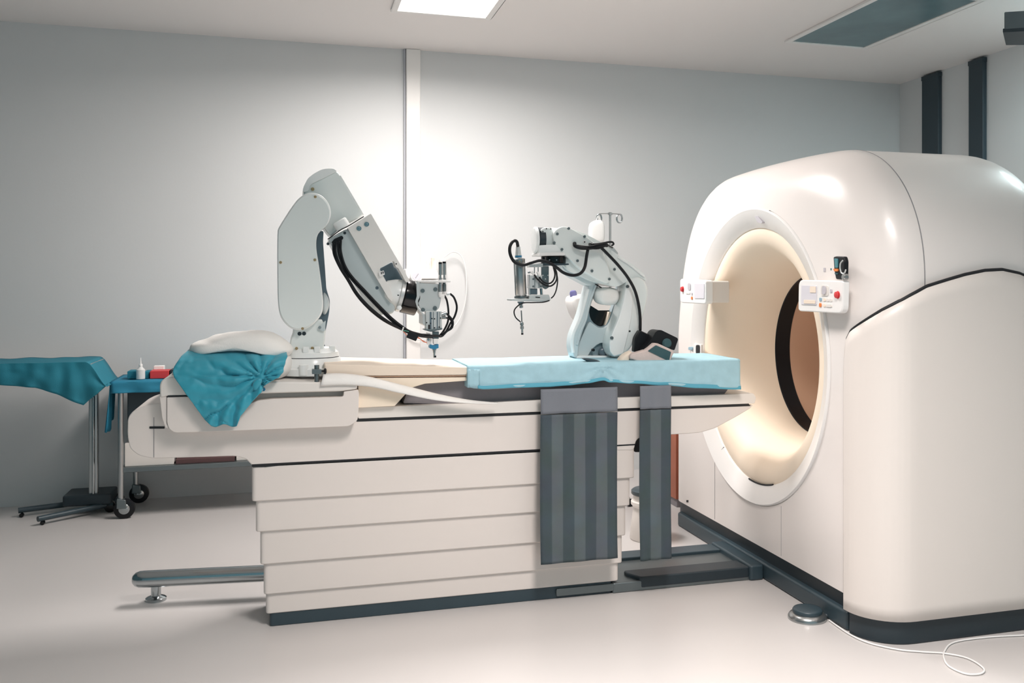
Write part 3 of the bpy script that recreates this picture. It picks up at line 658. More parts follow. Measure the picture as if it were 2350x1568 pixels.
obj('elbow_cap', prism(rnd(P1([(388, 240), (395, 205), (425, 146), (470, 112), (520, 86), (560, 81), (600, 84), (620, 100), (440, 188), (430, 232)], 4.05), .012), 'Y', 4.03, 4.21), 'robotw', rl, bevel=.012)
bolt(457, 216, 4.04, .007, rl, 'gold', c1['s'], c1['off'])
obj('elbow_trim', tube([at(560+a*.3444, 360+b*.3444, Y=4.045) for a, b in ((640, 125), (720, 260), (795, 388))], .004, n=4), 'robotw', rl)
obj('lifting_boss', lathe(at(560+680*.3444, 360+440*.3444, Y=4.0)+Vector((-.01, 0, -.02)), (-.25, 0, .4), [(0, .030), (.03, .030), (.034, .026)], seg=28), 'robotw', rl)
fa = obj('forearm', prism(rnd(P1([(558, 548), (690, 475), (820, 640), (960, 860), (1005, 960), (1010, 1020), (985, 1052), (935, 1045), (860, 960), (700, 790), (585, 600)], 4.0), .015), 'Y', 4.0, 4.16), 'robotg', rl, bevel=.02, seg=4)
obj('forearm_back', prism(rnd(P1([(580, 560), (720, 820), (800, 960), (850, 1040), (900, 1065), (950, 1040), (900, 900), (700, 560)], 4.06), .015), 'Y', 4.06, 4.18), 'robotw', rl, bevel=.015)
cv = obj('forearm_cover', prism(rnd(P1([(690, 474), (845, 378), (1108, 832), (1080, 838), (1060, 800), (1028, 742), (1012, 735), (1000, 697), (988, 697), (908, 742), (905, 760), (978, 885), (990, 940), (985, 965), (960, 940)], 3.975), [.003, .004, .01, .004]+[.003]*11), 'Y', 3.975, 4.05), 'platew', rl, bevel=.003)
obj('joint_gap', tube([at(560+a*.3444, 360+b*.3444, Y=3.99) for a, b in ((558, 550), (640, 490), (700, 458), (798, 398))], .0022, n=4), 'gap', rl)
obj('wrist_bay', prism(rnd(P1([(905, 745), (990, 700), (1085, 840), (1050, 900), (985, 890)], 4.03), .004), 'Y', 4.055, 4.10), 'robotd', rl, bevel=.003)
for b_, r in (((766, 478), .010), ((817, 450), .010)): bolt(*b_, 3.975, r, rl, 'chrome', c1['s'], c1['off'], h=.004)
bolt(1014, 714, 3.975, .003, rl, 'gap', c1['s'], c1['off'], h=.001)
bolt(886, 874, 4.0, .007, rl, 'robotd', c1['s'], c1['off'], h=.001)
for b_ in ((560, 580), (671, 508)): bolt(*b_, 4.0, .006, rl, 'dark2', c1['s'], c1['off'], h=.002)
tg = obj('cable_marker', prism(rnd(P1([(895, 770), (930, 757), (938, 785), (902, 800)], 3.968), .002), 'Y', 3.962, 3.978), 'plastic2', rl, bevel=.002)
for q in ((915, 768), (926, 764)): obj('printed_mark', prism(P1([(q[0]-3, q[1]+1), (q[0]+3, q[1]-1), (q[0]+5, q[1]+13), (q[0]-1, q[1]+15)], 3.961), 'Y', 3.9605, 3.965), 'gap', tg)
# wrist along +X
YW = 4.04
def wc(x, y, Y=YW): return at(560+x*.3444, 360+y*.3444, Y=Y)
w0 = wc(955, 900); w1 = wc(1160, 950); dw = Vector((w1.x-w0.x, -.0, w1.z-w0.z)).normalized(); L = (w1-w0).length
obj('wrist_barrel', lathe(w0-dw*.02, dw, [(0, .03), (.01, .046), (.04, .058), (.055, .062), (.072, .062), (.074, .066), (.085, .068), (L*.62, .068)], seg=56), 'robotw', rl, ang=40)
obj('wrist_band', lathe(w0+dw*(L*.52), dw, [(0, .069), (.002, .0715), (L*.48-.004, .0715), (L*.48, .069)], seg=56), 'gloss', rl, ang=40, label='glossy black band around the wrist')
obj('wrist_collar', lathe(w0+dw*(L*.36), dw, [(0, .065), (.003, .0705), (.016, .0705), (.018, .068)], seg=56), 'alu', rl, ang=40)
for k in range(4):
    a = math.radians(-70+k*16); v = Vector((0, -math.cos(a), -math.sin(a)*-1)); q = w0+dw*(L*.30)+Vector((0, -.0625*math.cos(a), .0625*math.sin(a)+.02))
    obj('bolt', cyl(q, q+Vector((0, -.004, 0)), .0035, seg=10), 'gap', rl)
obj('wrist_lug', lathe(wc(1030, 1010, 4.0), (0, -1, .1), [(0, .010), (.03, .010), (.033, .007)], seg=18), 'robotw', rl)
obj('tool_flange', prism(rnd(P1([(1148, 825), (1170, 825), (1170, 935), (1158, 960), (1160, 1000), (1185, 1035), (1212, 1060), (1212, 1130), (1190, 1115), (1190, 1055), (1155, 1010), (1140, 965), (1150, 930)], 3.97), .003), 'Y', 3.965, 4.09), 'alu', rl, bevel=.003)
obj('tool_plate', prism(rnd(P1([(1170, 838), (1315, 850), (1312, 960), (1300, 1010), (1275, 1032), (1205, 1035), (1170, 1008), (1158, 965), (1170, 930)], 3.97), .006), 'Y', 3.97, 3.985), 'alu', rl, bevel=.002)
for b_ in ((1190, 893), (1275, 883), (1192, 1020), (1272, 1008)): bolt(*b_, 3.97, .0085, rl, 'dsteel', c1['s'], c1['off'], h=.005)
obj('top_bracket', prism(rnd([(wc(1150, 830, 3.97).x, 3.965), (wc(1350, 830, 3.95).x, 3.955), (wc(1365, 830).x, 3.99), (wc(1300, 830).x, 4.07), (wc(1150, 830).x, 4.09)], .004), 'Z', wc(0, 836, 3.97).z, wc(0, 822, 3.97).z), 'plastic2', rl, bevel=.002)
for x, dy in ((1308, 0), (1334, .03)):
    Yf = 3.965+dy
    b0 = wc(x, 820, Yf); tp = wc(x, 702 if dy == 0 else 698, Yf)
    obj('air_fitting', lathe(b0, (0, 0, 1), [(0, .0075), (.008, .0075), (.009, .005), (.02, .005), (.021, .0085), ((tp-b0).length-.008, .0085)], seg=14), 'steel', rl, ang=30)
    obj('fitting_cap', cyl(tp-Vector((0, 0, .009)), tp, .0075, seg=14), 'black', rl, bevel=.001)
    b1 = wc(x, 838, Yf); e1 = wc(x, 905 if dy == 0 else 898, Yf)
    obj('air_fitting', lathe(b1, (0, 0, -1), [(0, .006), (.006, .006), (.007, .0085), ((e1-b1).length-.006, .0085), ((e1-b1).length, .007)], seg=14), 'steel' if dy == 0 else 'dsteel', rl, ang=30)
obj('elbow_fitting', tube([wc(1308, 900, 3.965), wc(1308, 925, 3.965), wc(1335, 925, 3.965)], .0078, n=4), 'plastic2', rl)
obj('elbow_fitting', cyl(wc(1350, 915, 3.98), wc(1372, 912, 3.98), .006), 'steel', rl)
gb = obj('gripper_body', prism(rnd(P1([(1210, 1030), (1316, 1028), (1318, 1150), (1212, 1158)], 3.96), .002), 'Y', 3.955, 4.0), 'alu', rl, bevel=.002)
for x0, x1, m in ((1238, 1250, 'robotd'), (1285, 1292, 'robotd'), (1260, 1264, 'dsteel'), (1303, 1306, 'dsteel')):
    obj('slot', prism(P1([(x0, 1034), (x1, 1034), (x1, 1150), (x0, 1150)], 3.953), 'Y', 3.9535, 3.96), m, gb)
for b_ in ((1217, 1106), (1243, 1110), (1252, 1078), (1270, 1080), (1270, 1140), (1300, 1135), (1310, 1075)): bolt(*b_, 3.954, .0028, gb, 'gap', c1['s'], c1['off'], h=.001)
obj('gripper_window', prism(P1([(1228, 1120), (1240, 1120), (1240, 1150), (1228, 1150)], 3.952), 'Y', 3.952, 3.96), 'gap', gb)
obj('side_fitting', cyl(wc(1316, 1052, 3.97), wc(1345, 1040, 3.97), .012, .009), 'steel', rl)
obj('side_fitting', cyl(wc(1316, 1070, 3.965), wc(1345, 1072, 3.965), .008, .006), 'dsteel', rl)
obj('lower_plate', prism(rnd(P1([(1200, 1155), (1245, 1168), (1320, 1152), (1322, 1140), (1250, 1150), (1202, 1148)], 3.95), .002), 'Y', 3.95, 4.0), 'dsteel', rl, bevel=.002)
obj('finger_block', prism(rnd(P1([(1220, 1172), (1250, 1178), (1250, 1262), (1222, 1252)], 3.955), .002), 'Y', 3.955, 3.985), 'plastic2', rl, bevel=.002)
for b_ in ((1228, 1188), (1228, 1218)): bolt(*b_, 3.955, .005, rl, 'paleblue', c1['s'], c1['off'], h=.002)
obj('finger_block', prism(rnd(P1([(1258, 1165), (1300, 1165), (1298, 1215), (1258, 1215)], 3.96), .002), 'Y', 3.96, 3.985), 'dsteel', rl, bevel=.002)
obj('finger_block', prism(rnd(P1([(1262, 1212), (1297, 1212), (1294, 1250), (1264, 1250)], 3.95), .003), 'Y', 3.95, 3.985), 'plastic2', rl, bevel=.003)
obj('blue_collar', prism(rnd(P1([(1238, 1250), (1268, 1258), (1296, 1248), (1297, 1275), (1268, 1285), (1239, 1277)], 3.945), .002), 'Y', 3.945, 3.99), 'bluep', rl, bevel=.002, label='blue collar above the probe tip')
e0 = wc(1268, 1280, 3.965)
obj('probe_tip', lathe(e0, (0, 0, -1), [(0, .009), (.006, .009), (.007, .006), (.016, .006), (.017, .0045), (.034, .0045), (.035, .0055)], seg=16), 'steel', rl, ang=30)
tt = wc(1272, 1325, 3.965); obj('tip_cap', cyl(tt, tt-Vector((0, 0, .008)), .0055, seg=14), 'black', rl)
# cables of the left robot
obj('cable_gland', prism(rnd(P1([(582, 572), (600, 548), (650, 525), (662, 535), (660, 550), (600, 578)], 3.98), .004), 'Y', 3.975, 4.02), 'black', rl, bevel=.004)
CB = [[(595, 575), (600, 650), (640, 740), (690, 820), (750, 920), (830, 1010), (930, 1090), (1050, 1150), (1130, 1175), (1215, 1190), (1300, 1195)],
      [(612, 570), (612, 645), (648, 738), (697, 818), (757, 914), (838, 1003), (938, 1083), (1040, 1144), (1100, 1174), (1180, 1196), (1260, 1202)],
      [(628, 562), (630, 640), (662, 730), (712, 810), (800, 905), (880, 990), (970, 1080), (1050, 1142), (1130, 1180), (1240, 1188)],
      [(645, 555), (645, 630), (672, 724), (722, 802), (810, 897), (890, 982), (980, 1072), (1055, 1132), (1110, 1165), (1200, 1190)]]
for k, pts in enumerate(CB):
    obj('cable', tube([wc(a, b, 3.945-.006*(k % 2)) for a, b in pts], .0048, n=8), 'black', rl)
obj('cable', tube([wc(a, b, 3.98) for a, b in ((1336, 925), (1352, 960), (1362, 1030), (1358, 1100), (1330, 1160), (1300, 1196))], .0042), 'black', rl)
obj('cable', tube([wc(a, b, 3.98) for a, b in ((1372, 912), (1400, 940), (1418, 1000), (1405, 1060), (1375, 1110), (1345, 1165), (1310, 1196))], .0045), 'black', rl)
obj('cable', tube([wc(a, b, 3.975) for a, b in ((1340, 1072), (1370, 1080), (1388, 1110), (1370, 1150), (1320, 1180))], .0042), 'black', rl)
obj('cable', tube([wc(a, b, 3.97) for a, b in ((1344, 1042), (1375, 1070), (1392, 1100), (1385, 1140), (1350, 1165), (1320, 1195), (1295, 1198))], .0042), 'black', rl)
obj('cable_tie', tube([wc(a, b, 3.932) for a, b in ((1063, 1135), (1058, 1150), (1052, 1163))], .003, n=2), 'plastic2', rl)
obj('wire_connector', prism(rnd(P1([(1100, 1160), (1165, 1190), (1145, 1230), (1082, 1205)], 3.935), .003), 'Y', 3.932, 3.95), 'black', rl, bevel=.002)
for k, (m, pts) in enumerate((('wire_green', [(1062, 1160), (1080, 1160), (1098, 1165)]), ('wire_orange', [(1062, 1165), (1075, 1178), (1085, 1190)]), ('wire_orange', [(1150, 1205), (1175, 1215), (1195, 1232), (1218, 1238)]), ('wire_orange', [(1155, 1198), (1185, 1222), (1218, 1240)]), ('wire_green', [(1065, 1158), (1085, 1166), (1100, 1170)]))):
    obj('wire', tube([wc(a, b, 3.93+.002*k) for a, b in pts], .0016, seg=8), m, rl)
# ================================================================ right robot arm
c2 = dict(off=(1100, 440), s=540/1841)
rr = thing('robot_arm', (1.4, 4.17, 1.015), 'smaller pale robot arm standing on the blue sheet beside the scanner, reaching left', 'robot arm', 'robot arms on the scanner table')
def P2(pts, Y): return OY(pts, Y, **c2)
def w2(x, y, Y): return at(1100+x*.29332, 440+y*.29332, Y=Y)
obj('base_foot', prism(rnd(P2([(745, 1280), (1050, 1280), (1100, 1275), (1100, 1300), (740, 1300)], 4.14), .004), 'Y', 4.10, 4.24), 'robotw', rr, bevel=.006)
fork = [(870, 700), (905, 650), (960, 650), (940, 720), (905, 800), (868, 900), (860, 960), (885, 1020), (940, 1058), (985, 1055), (1012, 1010), (1050, 900), (1085, 820), (1090, 740), (1110, 700), (1150, 690), (1160, 760), (1100, 960), (1050, 1100), (1020, 1180), (1022, 1250), (1050, 1298), (920, 1300), (745, 1305), (725, 1240), (722, 1180), (735, 1110), (790, 985), (820, 880), (848, 770)]
obj('lower_link', prism(chaik(P2(fork, 4.15), 1), 'Y', 4.15, 4.20), 'web', rr, bevel=.008, seg=4)
chk = [(868, 705), (905, 650), (950, 650), (930, 720), (898, 800), (866, 900), (846, 1000), (806, 1100), (778, 1200), (770, 1302), (745, 1304), (725, 1240), (722, 1180), (735, 1110), (790, 985), (820, 880), (846, 770)]
obj('left_cheek', prism(chaik(P2(chk, 4.10), 1), 'Y', 4.10, 4.19), 'robotg', rr, bevel=.008, seg=4)
obj('link_apron', prism(chaik(P2([(862, 1010), (890, 1035), (940, 1070), (1000, 1060), (1040, 1000), (1040, 1100), (1000, 1180), (930, 1190), (880, 1240), (840, 1300), (765, 1300), (775, 1200), (820, 1100)], 4.13), 1), 'Y', 4.13, 4.16), 'robotg', rr, bevel=.008, seg=3)
obj('link_rib', tube([w2(a, b, 4.10) for a, b in ((925, 700), (885, 800), (853, 900), (832, 1000), (790, 1100), (764, 1200))], .006), 'robotg', rr)
obj('link_rib', tube([w2(a, b, 4.128) for a, b in ((1105, 830), (1070, 930), (1035, 1040), (1000, 1120), (985, 1200))], .010), 'robotg', rr)
obj('left_edge', tube([w2(a, b, 4.105) for a, b in ((850, 760), (820, 880), (788, 990), (740, 1100), (726, 1180), (735, 1260))], .008), 'robotw', rr)
obj('opening_panel', prism(P2([(860, 880), (940, 930), (1030, 930), (1000, 1062), (930, 1060), (870, 1000)], 4.17), 'Y', 4.185, 4.20), 'gloss', rr)
obj('opening_edge', prism(rnd(P2([(1020, 940), (1050, 945), (1040, 1000), (1000, 1060), (985, 1060)], 4.15), .003), 'Y', 4.155, 4.185), 'pad', rr)
obj('cloth_joint', inflate(chaik(P2([(895, 770), (940, 745), (1040, 745), (1085, 770), (1085, 850), (1050, 890), (940, 885), (905, 850)], 4.11), 2), 4.12, .06, wob=.010, seed=5, p=.5), 'white_cloth', rr, label='white cloth wrapped round the elbow joint')
obj('elbow_hub', lathe(w2(1240, 760, 4.05), (0, 1, 0), [(0, .030), (.004, .034), (.14, .034)], seg=40), 'robot', rr, ang=40)
sp_ = [(1160, 700), (1205, 672), (1262, 668), (1300, 700), (1322, 760), (1320, 840), (1300, 930), (1275, 1010), (1240, 1110), (1200, 1210), (1150, 1265), (1085, 1292), (1048, 1296), (1020, 1250), (1016, 1180), (1040, 1100), (1090, 980), (1125, 850), (1142, 760)]
obj('side_cover', prism(chaik(P2(sp_, 4.03), 2), 'Y', 4.03, 4.14), 'robot', rr, bevel=.012, seg=4)
obj('cover_facet', prism(rnd(P2([(1146, 760), (1170, 720), (1195, 740), (1205, 880), (1190, 1010), (1160, 1150), (1130, 1270), (1052, 1292), (1022, 1250), (1020, 1180), (1045, 1100), (1095, 980), (1130, 850)], 4.024), .01), 'Y', 4.024, 4.04), 'robotw', rr, bevel=.006)
for b_ in ((1158, 742), (1036, 1144)): bolt(*b_, 4.024, .007, rr, 'dsteel', c2['s'], c2['off'])
bolt(1176, 1092, 4.03, .004, rr, 'gap', c2['s'], c2['off'], h=.003)
bolt(885, 1238, 4.13, .006, rr, 'black', c2['s'], c2['off'], h=.02)
obj('link_recess', inflate(chaik(P2([(930, 1240), (960, 1215), (1010, 1225), (1015, 1270), (985, 1290), (940, 1280)], 4.13), 2), 4.13, .012), 'robotd', rr)
obj('link_slot', prism(chaik(P2([(852, 870), (865, 835), (880, 835), (878, 865), (862, 885)], 4.125), 1), 'Y', 4.124, 4.14), 'robotd', rr)
obj('stop_pin', cyl(w2(908, 724, 4.08), w2(955, 752, 4.08), .003), 'black', rr)
# forearm
fo = [(700, 285), (830, 330), (960, 400), (1085, 495), (1200, 570), (1292, 648), (1312, 705), (1262, 672), (1200, 672), (1130, 720), (1080, 745), (1010, 735), (870, 700), (700, 620), (640, 560), (640, 470)]
obj('forearm', prism(rnd(P2(fo, 4.05), .012), 'Y', 4.05, 4.19), 'robot', rr, bevel=.014, seg=4)
obj('forearm_trim', tube([w2(a, b, 4.045) for a, b in ((1085, 512), (1180, 575), (1290, 665))], .0045), 'robotw', rr)
co = [(575, 340), (600, 295), (650, 270), (700, 278), (760, 310), (840, 350), (900, 400), (960, 440), (1000, 540), (1035, 680), (1010, 720), (970, 715), (880, 668), (780, 600), (720, 545), (640, 475), (590, 420)]
obj('forearm_cover', prism(chaik(P2(co, 4.02), 2), 'Y', 4.02, 4.06), 'robot', rr, bevel=.006)
obj('forearm_lower', prism(rnd(P2([(630, 480), (700, 560), (860, 660), (900, 700), (860, 740), (720, 665), (645, 600)], 4.08), .01), 'Y', 4.07, 4.16), 'robotg', rr, bevel=.01)
for b_ in ((698, 288), (822, 351), (609, 331), (585, 400), (645, 452), (767, 541), (880, 620), (1016, 684), (1056, 608)): bolt(*b_, 4.02 if b_[0] < 1050 else 4.05, .006, rr, 'dsteel', c2['s'], c2['off'])
q = w2(824, 394, 4.015); obj('port_ring', cyl(q, q+Vector((0, .01, 0)), .0075, seg=20), 'plastic2', rr, bevel=.001); bolt(824, 394, 4.014, .003, rr, 'gap', c2['s'], c2['off'], h=.002)
obj('joint_collar', lathe(w2(572, 370, 4.08), (-1, 0, .0), [(-.02, .048), (.004, .050), (.008, .047)], seg=44), 'robotw', rr)
obj('wrist_block', prism(chaik(P2([(478, 305), (505, 280), (560, 280), (585, 310), (590, 470), (482, 470), (474, 360)], 4.04), 1), 'Y', 4.04, 4.13), 'robot', rr, bevel=.008)
for b_ in ((480, 312), (525, 290), (560, 291), (497, 312), (480, 357), (482, 404)): bolt(*b_, 4.04, .003, rr, 'gap', c2['s'], c2['off'], h=.002)
obj('wrist_face', lathe(w2(466, 378, 4.085), (-1, 0, 0), [(-.02, .055), (.006, .055), (.007, .052)], seg=48), 'dark2', rr)
obj('wrist_ring', lathe(w2(444, 380, 4.085), (-1, 0, 0), [(-.002, .059), (.006, .059), (.011, .053), (.012, .03)], seg=48), 'robotw', rr)
obj('wrist_box', prism(rnd(P2([(470, 420), (560, 415), (600, 415), (650, 480), (660, 500), (472, 502)], 4.02), .006), 'Y', 4.02, 4.14), 'robotw', rr, bevel=.006)
obj('motor_plate', prism(rnd(P2([(470, 480), (665, 476), (670, 500), (470, 503)], 4.005), .003), 'Y', 4.005, 4.145), 'plastic2', rr, bevel=.003)
mc = w2(580, 530, 4.075)
obj('motor_drum', lathe(w2(580, 566, 4.075), (0, 0, 1), [(0, .052), (.004, .056), (.03, .056), (.034, .052)], seg=48), 'gloss', rr, label='glossy black motor drum under the wrist')
bolt(549, 535, 4.020, .003, rr, 'steel', c2['s'], c2['off'], h=.002); bolt(604, 535, 4.020, .003, rr, 'steel', c2['s'], c2['off'], h=.002)
obj('mount_plate', prism(rnd(P2([(470, 560), (700, 562), (702, 574), (470, 580)], 4.0), .002), 'Y', 4.0, 4.14), 'dark', rr, bevel=.002)
obj('bracket', prism(rnd(P2([(487, 582), (545, 582), (545, 750), (520, 765), (505, 758), (487, 740)], 4.0), .003), 'Y', 4.0, 4.012), 'dsteel', rr, bevel=.002)
for b_ in ((497, 655), (536, 655), (517, 684), (537, 718)): bolt(*b_, 4.0, .003, rr, 'alu', c2['s'], c2['off'], h=.002)
obj('slide_cap', prism(rnd(P2([(393, 566), (498, 564), (498, 590), (393, 592)], 3.97), .002), 'Y', 3.97, 4.02), 'alu', rr, bevel=.002)
for x in (431, 460): obj('guide_rod', cyl(w2(x, 590, 3.985), w2(x, 640, 3.985), .0022, seg=10), 'steel', rr)
sl = obj('slide_block', prism(rnd(P2([(393, 655), (492, 655), (492, 757), (393, 757)], 3.965), .002), 'Y', 3.965, 4.01), 'alu', rr, bevel=.002)
for x in (432, 465): obj('slot', prism(P2([(x, 657), (x+5, 657), (x+5, 756), (x, 756)], 3.964), 'Y', 3.9635, 3.97), 'dsteel', sl)
for b_ in ((422, 684), (422, 742), (481, 742)): bolt(*b_, 3.965, .0045, sl, 'dsteel', c2['s'], c2['off'], h=.002)
obj('air_port', cyl(w2(380, 633, 3.975), w2(400, 630, 3.975), .004), 'dsteel', rr)
obj('air_fitting', cyl(w2(408, 628, 3.965), w2(432, 655, 3.965), .006, .005), 'plastic2', rr)
obj('air_fitting', cyl(w2(455, 628, 3.965), w2(470, 665, 3.965), .006, .005), 'plastic2', rr)
obj('slide_base', prism(P2([(400, 758), (455, 758), (455, 805), (400, 805)], 3.975), 'Y', 3.975, 4.01), 'robotd', rr, bevel=.002)
obj('slide_edge', prism(P2([(388, 650), (396, 650), (402, 808), (393, 808)], 3.97), 'Y', 3.97, 4.0), 'steel', rr)
obj('piston_rod', cyl(w2(483, 757, 3.985), w2(487, 808, 3.985), .006), 'chrome', rr)
obj('carriage', prism(rnd(P2([(390, 810), (545, 806), (560, 850), (520, 862), (390, 858)], 3.955), .002), 'Y', 3.955, 4.02), 'alu', rr, bevel=.002)
obj('carriage_slot', prism(P2([(440, 822), (475, 824), (475, 832), (440, 830)], 3.954), 'Y', 3.954, 3.96), 'gap', rr)
obj('tool_plate', prism(rnd(P2([(246, 838), (540, 838), (540, 862), (248, 855)], 3.95), .003), 'Y', 3.95, 4.03), 'alu', rr, bevel=.002)
ct = w2(311, 522, 3.985); cb_ = w2(326, 825, 3.985)
dd = (cb_-ct).normalized()
obj('spindle', lathe(ct, dd, [(0, .020), (.003, .0252), (.02, .0252), (.022, .0245), (.024, .0252), ((cb_-ct).length-.004, .0252), ((cb_-ct).length, .022)], seg=40), 'steel', rr, ang=40, label='brushed steel spindle cylinder')
obj('spindle_flange', lathe(w2(328, 830, 3.985), (0, 0, -1), [(-.006, .030), (.003, .030)], seg=36), 'dsteel', rr)
bolt(319, 545, 3.962, .005, rr, 'gold', c2['s'], c2['off'], h=.002)
g0 = w2(306, 520, 3.985); g1 = w2(303, 430, 3.985)
obj('connector', lathe(g0, g1-g0, [(0, .0145), (.006, .0145), (.008, .014), (.025, .012), ((g1-g0).length, .0095)], seg=24), 'alu', rr)
obj('blue_ring', lathe(g0+(g1-g0)*.06, g1-g0, [(0, .0150), (.008, .0148)], seg=24), 'bluep', rr)
n0 = w2(324, 860, 3.985)
obj('probe_neck', lathe(n0, (0, 0, -1), [(0, .014), (.006, .014), (.007, .010), (.012, .010), (.013, .006), (.016, .006)], seg=24), 'robotd', rr)
obj('probe_body', lathe(w2(327, 890, 3.985), w2(331, 935, 3.985)-w2(327, 890, 3.985), [(0, .0085), (.010, .0085), (.012, .005)], seg=20), 'steel', rr)
obj('probe_rod', cyl(w2(328, 930, 3.985), w2(333, 1020, 3.985), .0026, seg=12), 'dsteel', rr)
obj('probe_joint', lathe(w2(332, 1020, 3.985), (0.05, 0, -1), [(0, .004), (.003, .008), (.010, .0085), (.013, .0085), (.015, .0055), (.018, .0055), (.019, .0085), (.030, .008), (.032, .0045), (.046, .0045)], seg=18), 'steel', rr, ang=35)
z_ = w2(336, 1106, 3.985); obj('tip_cap', cyl(z_, z_-Vector((0, 0, .0075)), .005, seg=12), 'black', rr)
def cable2(pts, r): obj('cable', tube([w2(*p) for p in pts], r), 'black', rr)
cable2([(302, 428, 3.98), (292, 390, 3.97), (265, 388, 3.96), (240, 430, 3.95), (242, 490, 3.945), (275, 550, 3.94), (340, 574, 3.935), (400, 558, 3.94), (470, 540, 3.94), (540, 555, 3.94), (600, 590, 3.94), (660, 635, 3.95), (730, 655, 3.96), (790, 640, 3.97), (825, 590, 3.98), (840, 500, 3.985), (850, 450, 3.99)], .0068)
cable2([(745, 405, 4.01), (752, 425, 3.995), (800, 440, 3.985), (880, 438, 3.98), (960, 420, 3.98), (1000, 420, 3.99)], .0085)
cable2([(760, 420, 4.0), (850, 430, 3.975), (930, 415, 3.97), (990, 405, 3.98), (985, 425, 3.985), (930, 445, 3.975), (850, 444, 3.97)], .0036)
cable2([(870, 405, 4.0), (890, 412, 3.98), (930, 410, 3.98), (985, 400, 3.985), (1010, 395, 3.99), (1040, 395, 3.99), (1050, 410, 3.99), (1035, 422, 3.99)], .0045)
cable2([(930, 425, 3.98), (960, 445, 3.98), (1020, 505, 3.98), (1090, 580, 3.98), (1160, 670, 3.985), (1215, 770, 3.99), (1245, 880, 3.995), (1258, 990, 4.0), (1258, 1090, 4.01), (1255, 1180, 4.05), (1240, 1290, 4.10)], .0068)
cable2([(430, 650, 3.96), (460, 690, 3.95), (510, 730, 3.95), (560, 738, 3.96), (600, 700, 3.97), (605, 640, 3.985), (585, 585, 4.0)], .0036)
cable2([(470, 670, 3.955), (500, 705, 3.945), (540, 720, 3.95), (575, 700, 3.96), (592, 650, 3.98), (580, 590, 4.0)], .0036)
cable2([(590, 600, 4.0), (612, 680, 3.98), (604, 760, 3.97), (585, 810, 3.965), (562, 835, 3.965)], .0028)
cable2([(548, 852, 3.95), (500, 865, 3.945), (420, 868, 3.94), (340, 872, 3.945), (290, 905, 3.955), (272, 940, 3.96), (285, 985, 3.965), (322, 1020, 3.975)], .0028)
obj('cable_clip', prism(rnd(P2([(872, 400), (890, 400), (890, 420), (872, 420)], 3.985), .003), 'Y', 3.985, 4.02), 'black', rr, bevel=.002)
obj('clear_bracket', prism(rnd(P2([(1000, 420), (1050, 430), (1092, 480), (1070, 512), (1050, 500), (1000, 445)], 4.06), .006), 'Y', 4.06, 4.10), 'alu', rr, bevel=.004)
obj('cable_stub', cyl(w2(1000, 415, 3.99), w2(1040, 438, 4.04), .004), 'black', rr)
# ================================================================ background by the back wall
iv = thing('iv_pole', (1.85, 5.5, 0), 'thin chrome drip stand with looped hooks behind the right robot arm', 'drip stand')
zt_ = at(1400, 492, Y=5.5); X_ = zt_.x
obj('pole', cyl((X_, 5.5, .06), (X_, 5.5, zt_.z), .0075), 'steel', iv)
obj('hub', lathe((X_, 5.5, zt_.z-.004), (0, 0, 1), [(0, .014), (.012, .014), (.016, .008)]), 'steel', iv)
for s_ in (-1, 1):
    e = Vector((X_+s_*.065, 5.5, zt_.z+.002))
    pts = [Vector((X_, 5.5, zt_.z+.004)), e]
    for k in range(1, 15):
        a = k/14*4*math.pi; pts.append(e+Vector((s_*.018*math.sin(a)*.9, .006*k/3, -.026*(1-math.cos(a)))))
    obj('hook', tube(pts, .003, n=3), 'chrome', iv)
for a in range(0, 360, 72):
    v = Vector((math.cos(math.radians(a+54)), math.sin(math.radians(a+54)), 0))
    lg = obj('leg', cyl(Vector((X_, 5.5, .08)), Vector((X_, 5.5, .05))+v*.12, .009, .007), 'steel', iv)
    obj('caster', lathe(Vector((X_, 5.5, .024))+v*.12+Vector((0, -.008, 0)), (0, 1, 0), [(0, .024), (.016, .024)], seg=20), 'black', lg)
obj('lock_collar', cyl((X_, 5.5, zt_.z-.33), (X_, 5.5, zt_.z-.29), .016), 'plastic2', iv)
a = at(1375, 500, Y=5.5)
bg = inflate(chaik(OY([(1368, 505), (1378, 505), (1387, 512), (1388, 545), (1384, 560), (1354, 560), (1350, 545), (1351, 515), (1360, 508)], 5.5), 1), 5.5, .02, p=.4)
t = obj('fluid_bag', bg, 'frost', loc=(1.76, 5.5, 1.6)); tag(t, 'translucent white fluid bag hanging on the drip stand', 'fluid bag')
obj('hanger_loop', tube([at(1368, 508, Y=5.5), at(1372, 497, Y=5.5), at(1380, 508, Y=5.5)], .0025), 'frost', t)
# contrast pump behind right robot
cp = thing('injector_head', (1.75, 5.0, 0), 'white injector pump with violet caps behind the right robot arm', 'injector')
obj('pump_body', prism(chaik(P2([(708, 870), (720, 820), (760, 812), (850, 800), (1000, 812), (1040, 900), (1000, 1040), (860, 1060), (760, 1010)], 5.0), 2), 'Y', 4.95, 5.12), 'plastic2', cp, bevel=.02)
for x, y in ((738, 800), (848, 800)):
    q = w2(x, y+20, 5.02); obj('cap', lathe(q, (-.15, 0, 1), [(0, .020), (.02, .020), (.03, .016), (.034, .008)], seg=20), 'violet', cp)
obj('pump_label', prism(P2([(810, 858), (825, 856), (825, 872), (810, 874)], 4.94), 'Y', 4.945, 4.96), 'violet', cp)
q = w2(900, 1000, 5.03); obj('stand_pole', cyl((q.x, 5.03, .04), (q.x, 5.03, q.z), .018), 'steel', cp)
obj('stand_base', lathe((q.x, 5.03, 0), (0, 0, 1), [(0, .11), (.02, .11), (.04, .05), (.05, .02)], seg=40), 'plastic', cp)
